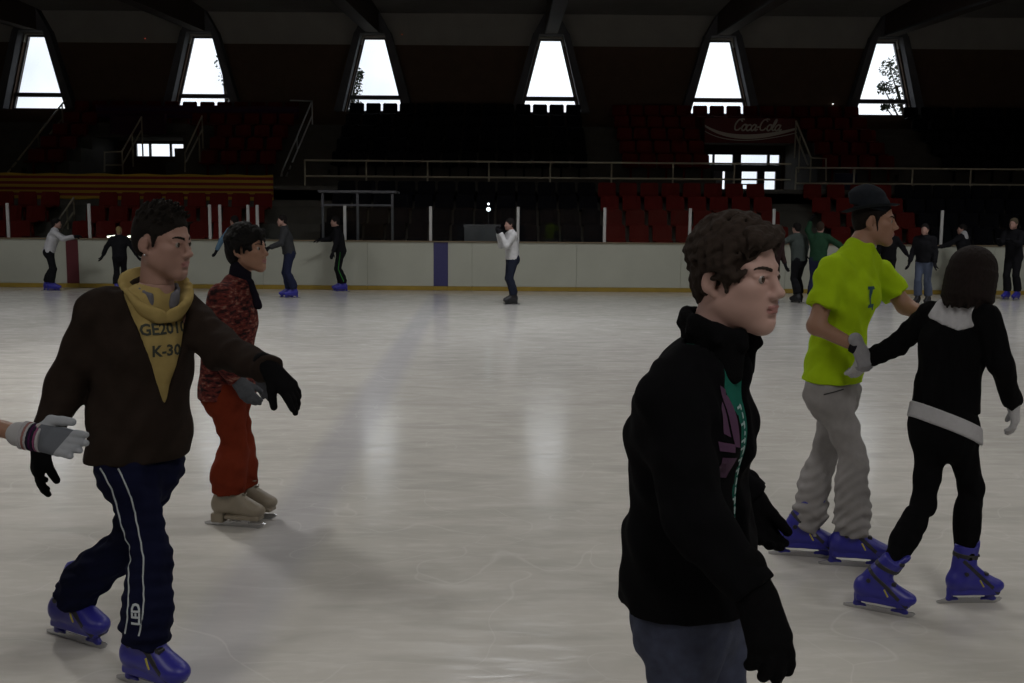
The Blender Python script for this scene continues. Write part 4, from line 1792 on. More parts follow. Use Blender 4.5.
    org = S.chest + c[:, 1] * .13 + c[:, 0] * .028
    polys = []
    rnd = random.Random(3)
    yy = .07
    while yy > -.22:                                   # worn upright lettering down the shirt front
        hgt = rnd.uniform(.008, .020)
        polys.append([(-.017, yy), (-.010, yy + .003), (-.009, yy - hgt), (-.016, yy - hgt * .8)])
        if rnd.random() < .6:
            polys.append([(-.009, yy), (.006, yy - .002), (.006, yy - .007), (-.009, yy - .005)])
        yy -= hgt + .006
    print_on('shirt_lettering', sh, root, org, c[:, 0], (0, 0, 1), -c[:, 1], polys=polys, m=tw)
    pm = mat('purple_print', (.055, .018, .055), .8)
    pol = [[(0, .0), (.018, .012), (.022, -.06), (.002, -.05)], [(.020, .045), (.045, .030), (.050, -.085), (.030, -.08)],
           [(-.012, -.065), (.030, -.075), (.028, -.092), (-.012, -.084)], [(-.006, -.098), (.040, -.105), (.034, -.15), (-.002, -.145)], [(-.02, -.12), (-.008, -.115), (-.008, -.16), (-.018, -.165)]]
    print_on('jacket_emblem', jk, root, S.chest + c[:, 1] * .12 + c[:, 0] * .115 + A_((0, 0, .075)), -c[:, 0], (0, 0, 1), -c[:, 1] - c[:, 0] * .25, polys=pol, m=pm)
    # piping seam from shoulder down the side
    # jeans
    tm = mat('blue_jeans', (.045, .052, .085), .9, spec=.15, noise=(35, .45), bump=(500, .4, .003))
    tp = S.legs(.003, .96, ea=.034) + S.cuffs(.080, .18) + [cap(S.pelvis + A_((0, 0, .06)), S.pelvis - A_((0, 0, .03)), .145, .150, .05, ax=S.pR[:, 1], fl=.72, cuta=True), folds(0.0050, 57, 11, (0, 0, 1), 1.2)]
    sdf_obj('jeans', tp, .008, tm, root, 1, base)
    gm = cloth('black_knit_gloves', (.0036, .0036, .0042), .3, 90, .8)
    hand_obj('glove', root, S.wrR, S.handR, (.30, -.8, .1), -1, gm, .0055, .0045, curl=(.28, .32, .36, .45), spread=.06, thumb=(.45, .2), scale=1.1)
    hand_obj('glove', root, S.wrL, S.handL, (-.3, .9, 0), 1, gm, .0055, .0045, curl=(.50, .56, .60, .66), spread=.04, thumb=(.45, .2), scale=.90)
    for q, d in (('R', S.toeR), ('L', S.toeL)):
        skate(root, 'blue', getattr(S, 'foot' + q), d)
    return root


# ---------------------------------------------------------------- young man in the brown jacket
def person_brown_jacket():
    Y = 3.52
    R = lambda px, py, dy=0: at(px, py, Y + dy)
    S = Skel(cf=(.55, -.83, 0), pf=(.62, -.78, 0), w=.94,
             pelvis=R(139, 452), chest=R(141, 350), neck=R(157, 290, .02), shR=R(100, 310, -.10), shL=R(184, 312, .11),
             elR=R(66, 388, -.06), wrR=R(41, 445, -.16), elL=R(222, 350, -.06), wrL=R(272, 371, -.24),
             hipR=R(126, 462, -.06), hipL=R(156, 462, .07), knR=R(152, 555, -.15), knL=R(124, 550, .14),
             footR=gnd(146, 688), footL=gnd(72, 640),
             handR=(-.12, -.1, -1), handL=(.70, -.35, -.62), toeR=(.88, -.48, 0), toeL=(.88, -.48, 0), flexL=.07, flexR=.03)
    base = A_((S.pelvis[0], S.pelvis[1], 0))
    root = thing('person', 'young man with short hair in brown jacket over yellow hoodie, arm stretched out', 'person', base)
    H = Head(R(163, 243, .0), head_frame((.955, -.30), .10, .02), 1.07)
    S.neck_r = .054
    body = make_body(root, S, H, M['skin'], .010, .0034)
    face_paint(body, root, H, M['skin'])
    eyes(root, H)
    hm = mat('short_dark_hair', (.010, .008, .0068), .85, spec=.12, noise=(120, .4), bump=(300, .5, .003))
    brows(root, H, hm, .0048)
    hp = [H.ell((0, -.014, .050), (.077, .098, .087), .01), H.ell((0, -.060, .0), (.064, .048, .062), .03),
          H.ell((0, .088, -.045), (.095, .075, .108), .012, op='s'),
          H.ell((.086, -.008, -.014), (.03, .031, .050), .008, op='s'), H.ell((-.086, -.008, -.014), (.03, .031, .050), .008, op='s')]
    rnd = random.Random(12)
    for i in range(150):
        u = nrm((rnd.gauss(0, 1), rnd.gauss(0, 1) + .25, abs(rnd.gauss(0, 1)) + .5))
        p = A_((0, -.014, .050)) + u * A_((.076, .096, .086))
        if p[1] > .06 and p[2] < .10:
            continue
        q = p + u * .012 + A_((0, .012, .006))
        hp.append(H.cap(tuple(p), tuple(q), .008, .003, .004))
    for q in (-1, 1):
        hp += [H.cap((q * .073, .012, .045), (q * .073, .014, -.006), .008, .005, .01)]
    hp.append(folds(.0014, 500, 2))
    sdf_obj('hair', hp, .0038, hm, root, 1, base)
    bm = bmesh.new()
    ep = H.p(.079, -.012, -.040) - base
    bmesh.ops.create_uvsphere(bm, u_segments=10, v_segments=6, radius=.004)
    bm.transform(Matrix.Translation(Vector(ep)))
    obj('earring', bm, M['steel'], root, smooth=True)

    c = S.cR
    jm = cloth('brown_jacket', (.021, .0148, .0118), .3, 25, .5)
    hem = S.pelvis + A_((0, 0, -.02))

    def opening(x, y, z):
        lx = (x - S.chest[0]) * c[0, 0] + (y - S.chest[1]) * c[1, 0]
        ly = (x - S.chest[0]) * c[0, 1] + (y - S.chest[1]) * c[1, 1]
        zz = z - S.chest[2]
        w = np.clip(.058 + .30 * zz, -.02, .115)
        return np.maximum(np.abs(lx + .050) - w, -ly)
    jp = S.torso(.030) + [cap(S.chest * .3 + S.pelvis * .7, hem, .170, .166, .05, ax=S.pR[:, 1], fl=.78, cut=True),
                          cap(hem + A_((0, 0, .045)), hem, .171, .169, .012, ax=S.pR[:, 1], fl=.78, cut=True)] \
        + S.arms(.030, .99, re=.022) + [folds(0.0069, 45, 21, (.3, .2, 1)), region(opening, .008), half((0, 0, -1), hem)]
    sdf_obj('jacket', jp, .0085, jm, root, 1, base)
    ym = cloth('yellow_hoodie', (.33, .25, .095), .12, 30)
    sp = S.torso(.013) + [half((0, 0, -1), S.pelvis), folds(0.0037, 72, 3)]
    hd = sdf_obj('hoodie', sp, .008, ym, root, 1, base)
    # hood bunched round the neck
    cp = []
    n = 23
    for i in range(n):
        a = -2.95 + 5.9 * i / (n - 1)
        bk = .5 + .5 * math.cos(a)                     # 1 behind, 0 in front
        dirv = -c[:, 1] * math.cos(a) + c[:, 0] * math.sin(a)
        p0 = S.neck + dirv * (.070 + .030 * bk) + A_((0, 0, -.098 + .105 * bk)) + c[:, 1] * .026
        p1 = p0 + dirv * (.014 + .026 * bk) + A_((0, 0, .030 + .026 * bk))
        cp.append(cap(p0, p1, .010 + .019 * bk, .006 + .013 * bk, .03))
    sdf_obj('hood', cp + [folds(.0018, 45, 5)], .006, ym, root, 1, base)
    gp = []
    for i in range(15):
        a = -2.5 + 5.0 * i / 14
        dirv = -c[:, 1] * math.cos(a) + c[:, 0] * math.sin(a)
        p0 = S.neck + dirv * .058 + A_((0, 0, -.03 + .03 * math.cos(a))) + c[:, 1] * .016
        if abs(a) > 1.2:
            gp.append(cap(p0, p0 + A_((0, 0, .042)) + dirv * .008, .014, .010, .016))
    gc = sdf_obj('inner_collar', gp, .006, cloth('grey_collar', (.13, .13, .15), .2), root, 1, base)
    ink = mat('dark_print', (.03, .035, .025), .8)
    up = nrm(S.neck - S.chest)
    org = S.chest + c[:, 1] * .16
    print_on('chest_lettering', hd, root, org + A_((0, 0, .066)) - c[:, 0] * .066, -c[:, 0], (0, 0, 1), -c[:, 1], text='GE2010-', size=.054, m=ink)
    print_on('chest_lettering', hd, root, org + A_((0, 0, -.010)) - c[:, 0] * .072, -c[:, 0], (0, 0, 1), -c[:, 1], text='K-300', size=.054, m=ink)
    # navy track trousers, twin piping, loose ankles
    tm = cloth('navy_track_trousers', (.0062, .0075, .024), .2, 30)
    tp = S.legs(.010, 1.0, ea=.036) + S.cuffs(.082, .175) + [cap(S.pelvis + A_((0, 0, .08)), S.pelvis - A_((0, 0, .05)), .138, .148, .05, ax=S.pR[:, 1], fl=.74, cuta=True),
                                       folds(0.0069, 52, 33, (.1, .1, 1), .9)]
    tr = sdf_obj('track_trousers', tp, .0078, tm, root, 1, base)
    wp = mat('white_piping', (.42, .46, .48), .7)
    fr = nrm((.25, -1, 0))
    lat = nrm((1, .25, 0))
    for sx in (-.055, .012):
        pts = []
        for k in range(26):
            t = k / 25
            z = .80 + (.16 - .80) * t
            if t < .5:
                q = S.hipR + (S.knR - S.hipR) * (t / .5)
            else:
                q = S.knR + (S.anR - S.knR) * ((t - .5) / .5)
            o_ = lat * (sx * (1 - .15 * t)) + lat * .012 * math.sin(t * 9)
            pts.append((q + o_ + fr * .35 - lat * .10, q + o_ * 1.0))
        piping('piping', tr, root, pts, wp, .003)
    an = S.anR
    print_on('ankle_lettering', tr, root, an + (S.knR - an) * .30 + fr * .05 - lat * .015, (0, 0, 1), (-lat[0], -lat[1], 0), -fr, text='LED', size=.040, m=wp)
    gm = cloth('black_gloves', (.0042, .0042, .0048), .3, 90, .6)
    hand_obj('glove', root, S.wrR, S.handR, (-.75, -.6, 0), -1, gm, .004, .0048, curl=(.25, .3, .34, .42), spread=.08, thumb=(.5, .2), scale=1.05)
    hand_obj('glove', root, S.wrL, S.handL, (.55, -.5, .65), 1, gm, .004, .0048, curl=(.10, .34, .44, .52), spread=.10, thumb=(.6, .2), scale=1.0)
    for q, px in (('R', (146, 688)), ('L', (72, 640))):
        skate(root, 'blue', getattr(S, 'foot' + q), getattr(S, 'toe' + q), scale=getattr(S, 'sk', 1.0), flex=getattr(S, 'flex' + q, 0.0))
    return root


# ---------------------------------------------------------------- woman in the red tweed jacket
def person_red_jacket():
    Y = 5.40
    R = lambda px, py, dy=0: at(px, py, Y + dy)
    S = Skel(cf=(.95, -.30, 0), pf=(.97, -.22, 0), w=.93,
             pelvis=R(227, 384), chest=R(229, 322), neck=R(239, 280), shR=R(222, 297, -.15), shL=R(240, 298, .16),
             elR=R(212, 345, -.22), wrR=R(238, 381, -.20), elL=R(236, 345, .24), wrL=R(256, 376, .22),
             hipR=R(226, 392, -.08), hipL=R(229, 392, .08), knR=R(235, 450, -.10), knL=R(242, 446, .08),
             footR=gnd(230, 526), footL=gnd(243, 517),
             handR=(.5, -.1, -.7), handL=(.5, .1, -.8), toeR=(.97, -.22, 0), toeL=(.97, -.22, 0))
    base = A_((S.pelvis[0], S.pelvis[1], 0))
    root = thing('person', 'woman with short black hair in red tweed jacket and rust trousers', 'person', base)
    H = Head(R(248, 250), head_frame((.96, -.28), -.06), 1.06, True)
    S.neck_r = .048
    body = make_body(root, S, H, M['skin_tan'], .012, .0045)
    face_paint(body, root, H, M['skin_tan'])
    eyes(root, H)
    hm = mat('black_bob_hair', (.005, .0045, .0045), .8, spec=.15, noise=(60, .3), bump=(200, .4, .003))
    brows(root, H, hm, .0035)
    hp = [H.ell((0, -.018, .050), (.090, .108, .095), .02), H.ell((0, -.065, -.010), (.078, .058, .080), .03),
          H.ell((0, .098, -.045), (.085, .068, .10), .015, op='s')]
    for q in (-1, 1):
        hp += [H.ell((q * .082, .004, -.020), (.030, .026, .045), .012, op='s'),
               H.cap((q * .03, .075, .095), (q * .070, .040, .040), .020, .012, .015), H.cap((q * .076, .022, .045), (q * .076, .020, -.015), .010, .006, .008)]
    hp += locks(H, 70, random.Random(8), -.01, r=.014, ln=.06, lift=.016, wave=.004)
    hp.append(folds(.002, 260, 4))
    sdf_obj('hair', hp, .005, hm, root, 1, base)
    # tweed: woven red, brown and black flecks
    tw = mat('red_tweed', (.12, .022, .02), .95, spec=.1)
    nt = tw.node_tree
    tc = nt.nodes.new('ShaderNodeTexCoord')
    mp = nt.nodes.new('ShaderNodeMapping')
    mp.inputs['Scale'].default_value = (20, 20, 46)
    ns = nt.nodes.new('ShaderNodeTexNoise')
    ns.inputs['Scale'].default_value = 1.3
    ns.inputs['Detail'].default_value = 3
    cr = nt.nodes.new('ShaderNodeValToRGB')
    e = cr.color_ramp.elements
    e[0].position, e[0].color = .36, (.014, .008, .009, 1)
    e[1].position, e[1].color = .66, (.17, .095, .075, 1)
    k = e.new(.48)
    k.color = (.070, .016, .015, 1)
    k = e.new(.58)
    k.color = (.115, .026, .020, 1)
    nt.links.new(tc.outputs['Object'], mp.inputs[0])
    nt.links.new(mp.outputs[0], ns.inputs['Vector'])
    nt.links.new(ns.outputs['Fac'], cr.inputs['Fac'])
    nt.links.new(cr.outputs['Color'], nt.nodes['Principled BSDF'].inputs['Base Color'])
    hem = S.pelvis + A_((0, 0, -.07))
    jp = S.torso(.026) + [cap(S.chest * .3 + S.pelvis * .7, hem, .160, .178, .05, ax=S.pR[:, 1], fl=.80, cut=True)] \
        + S.arms(.020, .97, re=.022) + [folds(0.0050, 57, 41), half((0, 0, -1), hem)]
    sdf_obj('jacket', jp, .009, tw, root, 1, base)
    c = S.cR
    dk = cloth('dark_scarf', (.008, .007, .012), .3)
    sdf_obj('turtleneck', [cap(S.neck - A_((0, 0, .03)), S.neck + A_((0, 0, .055)) + c[:, 1] * .012, .068, .058, .02),
                           cap(S.neck + c[:, 1] * .075 - A_((0, 0, .01)), S.neck + c[:, 1] * .125 - A_((0, 0, .135)) + c[:, 0] * .02, .018, .022, .02), folds(.003, 60, 3)], .007, dk, root, 1, base)
    tm = cloth('rust_trousers', (.125, .020, .009), .15, 30)
    tp = S.legs(.015, 1.0, ea=.045) + S.cuffs(.082, .185) + [cap(S.pelvis + A_((0, 0, .05)), S.pelvis - A_((0, 0, .05)), .148, .158, .05, ax=S.pR[:, 1], fl=.76, cuta=True), folds(0.0050, 57, 7)]
    sdf_obj('trousers', tp, .009, tm, root, 1, base)
    gm = cloth('grey_mittens', (.07, .075, .085), .3, 60)
    hand_obj('glove', root, S.wrR, S.handR, (-.3, -.9, .2), -1, gm, .006, .006, curl=(.3, .34, .38, .44), spread=.03, thumb=(.5, .2), scale=1.0)
    hand_obj('glove', root, S.wrL, S.handL, (-.3, .9, .2), 1, gm, .006, .006, curl=(.3, .34, .38, .44), spread=.03, thumb=(.5, .2), scale=1.0)
    skate(root, 'beige', S.footR, S.toeR)
    skate(root, 'beige', S.footL, S.toeL)
    return root


# ---------------------------------------------------------------- man in the lime T-shirt and hat
def person_lime_shirt():
    Y = 4.80
    R = lambda px, py, dy=0: at(px, py, Y + dy)
    S = Skel(cf=(.84, -.54, 0), pf=(.9, -.43, 0), w=.98,
             pelvis=R(832, 380), chest=R(846, 298), neck=R(860, 247), shR=R(833, 270, -.12), shL=R(880, 274, .15),
             elR=R(816, 326, -.18), wrR=R(859, 348, -.32), elL=R(905, 306, .10), wrL=R(948, 326, -.12),
             hipR=R(830, 392, -.07), hipL=R(842, 392, .08), knR=R(855, 462, -.12), knL=R(822, 464, .10),
             footR=gnd(848, 566), footL=gnd(797, 556),
             handR=(.40, .0, -.85), handL=(.75, -.5, -.1), toeR=(.98, -.18, 0), toeL=(.98, -.18, 0), sk=.93, flexL=.07, flexR=.02)
    base = A_((S.pelvis[0], S.pelvis[1], 0))
    root = thing('person', 'man in lime green T-shirt, dark felt hat and grey jeans', 'person', base)
    H = Head(R(874, 222), head_frame((.94, -.34), .02), .98)
    S.neck_r = .055
    body = make_body(root, S, H, M['skin_tan'], .0085, .0040)
    face_paint(body, root, H, M['skin_tan'])
    eyes(root, H)
    hm = mat('dark_cropped_hair', (.010, .0075, .0063), .85, spec=.12, noise=(100, .4), bump=(250, .5, .003))
    brows(root, H, hm, .004)
    hp = [H.ell((0, -.014, .048), (.077, .097, .087), .01), H.ell((0, -.058, -.005), (.064, .046, .062), .03),
          H.ell((0, .088, -.045), (.095, .075, .108), .012, op='s'), folds(.0015, 400, 2)]
    for q in (-1, 1):
        hp.insert(3, H.ell((q * .086, -.008, -.014), (.03, .031, .050), .008, op='s'))
        hp.append(H.cap((q * .072, .012, .045), (q * .070, .020, -.045), .008, .004, .01))
    sdf_obj('hair', hp, .0045, hm, root, 1, base)
    # hat, tipped back: crown with a pinched top, band and curled brim
    ft = mat('charcoal_felt', (.014, .017, .022), .95, spec=.1, noise=(60, .25), bump=(200, .4, .002))
    t = A_((0, .20, -1.0))
    hb = [H.cap((0, -.022, .070), (0, -.044, .118), .098, .085, .02, ax=H.R[:, 0], fl=.90),
          H.ell((0, -.046, .142), (.074, .088, .030), .02)]
    hb.append(H.cap((0, .05, .205), (0, -.12, .215), .022, .022, .03, op='s'))
    hb.append(half(-(H.R @ nrm((0, .22, 1))), H.p(0, -.02, .068)))
    sdf_obj('hat', hb, .0045, ft, root, 1, base)
    hat = root.children[-1]
    bm = bmesh.new()
    rings = []
    Rh = H.R @ frame((0, 1, .20))
    for rr, zz in ((.088, .004), (.112, -.004), (.132, .004), (.134, .008), (.112, .002), (.088, .010)):
        ring = []
        for i in range(48):
            a = 2 * PI * i / 48
            cl = .014 * (math.cos(a) ** 2) * (rr - .088) / .046 - (.012 * max(0, math.sin(a)) * (rr - .088) / .046)
            p = H.p(0, -.022, .070) + Rh @ (A_((rr * .94 * math.cos(a), rr * 1.06 * math.sin(a), zz + cl)) * H.s)
            ring.append(bm.verts.new(Vector(p - base)))
        rings.append(ring)
    for a, b2 in zip(rings, rings[1:] + rings[:1]):
        for i in range(48):
            bm.faces.new((a[i], a[(i + 1) % 48], b2[(i + 1) % 48], b2[i]))
    bmesh.ops.recalc_face_normals(bm, faces=bm.faces[:])
    obj('hat_brim', bm, ft, hat, smooth=True)
    # T-shirt
    lm = cloth('lime_cotton', (.31, .47, .010), .08, 30)
    c = S.cR
    hem = S.pelvis + A_((0, 0, .0))
    jp = S.torso(.020) + [cap(S.chest * .3 + S.pelvis * .7, hem, .168, .172, .05, ax=S.pR[:, 1], fl=.76, cut=True)]
    for q in 'LR':
        sh, el = getattr(S, 'sh' + q), getattr(S, 'el' + q)
        jp.append(cap(sh, sh + (el - sh) * .68, .070, .071, .035, cut=True))
    jp += [folds(0.0069, 48, 51), half((0, 0, -1), hem)]
    ts = sdf_obj('t_shirt', jp, .0075, lm, root, 1, base)
    pm = mat('teal_print', (.01, .06, .075), .8)
    pol = [[(-.028, .055), (.028, .055), (.028, .040), (-.028, .040)], [(-.008, .040), (.014, .040), (.010, -.030), (-.012, -.030)],
           [(-.034, -.030), (.026, -.030), (.026, -.046), (-.034, -.046)], [(-.034, -.046), (-.016, -.046), (-.02, -.060), (-.034, -.058)]]
    print_on('chest_emblem', ts, root, S.chest + c[:, 1] * .15 + A_((0, 0, .01)) + c[:, 0] * .058, c[:, 0], (0, 0, 1), -c[:, 1], polys=pol, m=pm)
    tm = mat('grey_jeans', (.24, .23, .23), .9, spec=.15, noise=(25, .15), bump=(400, .4, .003))
    # creases bunching towards the ankle
    def bunch(x, y, z):
        t = np.clip((.62 - z) / .4, 0, 1)
        return .006 * t * np.sin(z * 115 + 9 * np.sin(x * 14) + 7 * np.sin(y * 12))
    tp = S.legs(.006, 1.0, ea=.036) + S.cuffs(.078, .165) + [cap(S.pelvis + A_((0, 0, .05)), S.pelvis - A_((0, 0, .05)), .145, .156, .05, ax=S.pR[:, 1], fl=.74, cuta=True),
                                       folds(0.0056, 57, 57), Prim(bunch, None, None, 0, 'd')]
    jn = sdf_obj('jeans', tp, .0078, tm, root, 1, base)
    lat = S.pR[:, 0]
    piping('pocket_edge', jn, root, [(S.hipR + S.pR[:, 1] * (.07 - .012 * i) + lat * .3 + A_((0, 0, .03 - .004 * i)), S.hipR + S.pR[:, 1] * (.07 - .012 * i) + A_((0, 0, .03 - .004 * i))) for i in range(8)], M['strap'], .003)
    gm = cloth('white_gloves', (.25, .25, .27), .15, 60)
    hand_obj('glove', root, S.wrR, S.handR, (-.2, -.7, .7), -1, gm, .003, .005, curl=(.7, .75, .8, .85), spread=.03, thumb=(.4, .3), scale=.93)
    gk = cloth('dark_gloves', (.012, .012, .014), .3, 60)
    hand_obj('glove', root, S.wrL, S.handL, (.2, .2, .95), 1, gk, .003, .005, curl=(.25, .3, .34, .4), spread=.05, thumb=(.6, .3), scale=.98)
    # dark cuff of the right glove
    wd = nrm(S.wrR - S.elR)
    sdf_obj('glove_cuff', [cap(S.wrR - wd * .035, S.wrR + wd * .0, .036, .036, .004, cut=True, cuta=True)], .004, gk, root, 1, base)
    for q, px in (('R', (848, 566)), ('L', (797, 556))):
        skate(root, 'blue', getattr(S, 'foot' + q), getattr(S, 'toe' + q), scale=getattr(S, 'sk', 1.0), flex=getattr(S, 'flex' + q, 0.0))
    return root


# ---------------------------------------------------------------- woman in the black top, seen from behind
def person_black_top():
    Y = 4.28
    R = lambda px, py, dy=0: at(px, py, Y + dy)
    S = Skel(cf=(.55, .83, 0), pf=(.70, .71, 0), w=.80,
             pelvis=R(944, 414), chest=R(954, 345), neck=R(965, 301, .02), shR=R(988, 318, -.11), shL=R(930, 314, .10),
             elR=R(1002, 366, -.16), wrR=R(1013, 404, -.05), elL=R(897, 345, .19), wrL=R(860, 363, .24),
             hipR=R(957, 427, -.05), hipL=R(933, 425, .05), knR=R(971, 487, -.0), knL=R(924, 503, -.02),
             footR=gnd(964, 603), footL=gnd(873, 611),
             handR=(.25, .15, -.9), handL=(.12, .5, -.6), toeR=(.99, .05, 0), toeL=(.86, -.5, 0), sk=.83, flexL=.10, flexR=.0)
    base = A_((S.pelvis[0], S.pelvis[1], 0))
    root = thing('person', 'dark-haired woman in black top with white yoke and belt, seen from behind', 'person', base)
    H = Head(R(973, 281, .01), head_frame((.80, .60), .22), 1.08, True)
    S.neck_r = .045
    body = make_body(root, S, H, M['skin'], .010, .0042)
    face_paint(body, root, H, M['skin'])
    eyes(root, H)
    hm = mat('brown_bob_hair', (.010, .0062, .0055), .8, spec=.15, noise=(50, .35), bump=(200, .5, .003))
    brows(root, H, hm, .0035)
    hp = [H.ell((0, -.018, .048), (.092, .110, .098), .02), H.ell((0, -.045, -.045), (.092, .082, .085), .04),
          H.ell((0, .105, -.055), (.078, .072, .13), .015, op='s')]
    for i in range(34):
        a = -2.2 + 4.4 * i / 33
        p = (math.sin(a) * .080, -math.cos(a) * .090 - .020, .03)
        q = (math.sin(a) * .088, -math.cos(a) * .085 - .02, -.075)
        r_ = (math.sin(a) * .080, -math.cos(a) * .082 - .018, -.128 + .012 * (i % 3))
        hp += [H.cap(p, q, .019, .015, .008), H.cap(q, r_, .015, .006, .006)]
    hp.append(folds(.0022, 240, 4, tuple(H.R[:, 2]), .15))
    sdf_obj('hair', hp, .0045, hm, root, 1, base)
    bt = cloth('black_velour', (.0036, .0036, .0042), .3, 40, .5)
    hem = S.pelvis + A_((0, 0, .015))
    tor = S.torso(.009) + [cap(S.chest * .3 + S.pelvis * .7, hem, .120, .128, .05, ax=S.pR[:, 1], fl=.80, cut=True)]
    fo = folds(0.0047, 72, 61)
    cuts = [half((0, 0, -1), hem)]
    sdf_obj('top', tor + S.arms(.014, .98, re=.018) + [fo] + cuts, .0068, bt, root, 1, base)
    c = S.cR

    def yoke(x, y, z):
        lx = (x - S.neck[0]) * c[0, 0] + (y - S.neck[1]) * c[1, 0]
        zz = z - S.neck[2]
        return (-.120 + .34 * np.abs(lx)) - zz
    tor2 = S.torso(.0165)
    wm = cloth('white_yoke_knit', (.40, .40, .42), .1, 60)
    sdf_obj('yoke', tor2 + [fo, region(yoke, .004, 'i')], .0065, wm, root, 1, base)
    sdf_obj('collar', [cap(S.neck - A_((0, 0, .03)), S.neck + A_((0, 0, .045)) + c[:, 1] * .012, .068, .058, .01, cut=True), folds(.0025, 70, 3)], .006, wm, root, 1, base)
    # wide white belt slanting over the hips
    bn = nrm((.42, .1, 1))
    bc = S.pelvis + A_((.0, 0, -.035))
    be = [p for p in S.legs(.013, cut=False)] + [cap(S.pelvis + A_((0, 0, .10)), S.pelvis - A_((0, 0, .10)), .142, .152, .05, ax=S.pR[:, 1], fl=.86)]
    sdf_obj('belt', be + [half(bn, bc + bn * .034), half(-bn, bc - bn * .034)], .006, wm, root, 1, base)
    tm = cloth('black_leggings', (.0036, .0036, .0042), .25, 30)
    tp = S.legs(.004, 1.0, ea=.014) + [cap(S.pelvis + A_((0, 0, .05)), S.pelvis - A_((0, 0, .06)), .128, .142, .05, ax=S.pR[:, 1], fl=.84, cuta=True), folds(0.0035, 81, 67)]
    sdf_obj('trousers', tp, .0072, tm, root, 1, base)
    gm = cloth('white_knit_gloves', (.42, .42, .44), .15, 60)
    hand_obj('glove', root, S.wrR, S.handR, (.7, -.5, 0), -1, gm, .003, .005, curl=(.3, .34, .4, .45), spread=.05, thumb=(.5, .2), scale=.92)
    hand_obj('glove', root, S.wrL, S.handL, (.1, -.85, .4), 1, gm, .003, .005, curl=(.8, .85, .9, .95), spread=.03, thumb=(.4, .3), scale=.80)
    skate(root, 'blue', S.footR, S.toeR, scale=.83)
    skate(root, 'blue', S.footL, S.toeL, scale=.83, flex=.10)
    return root


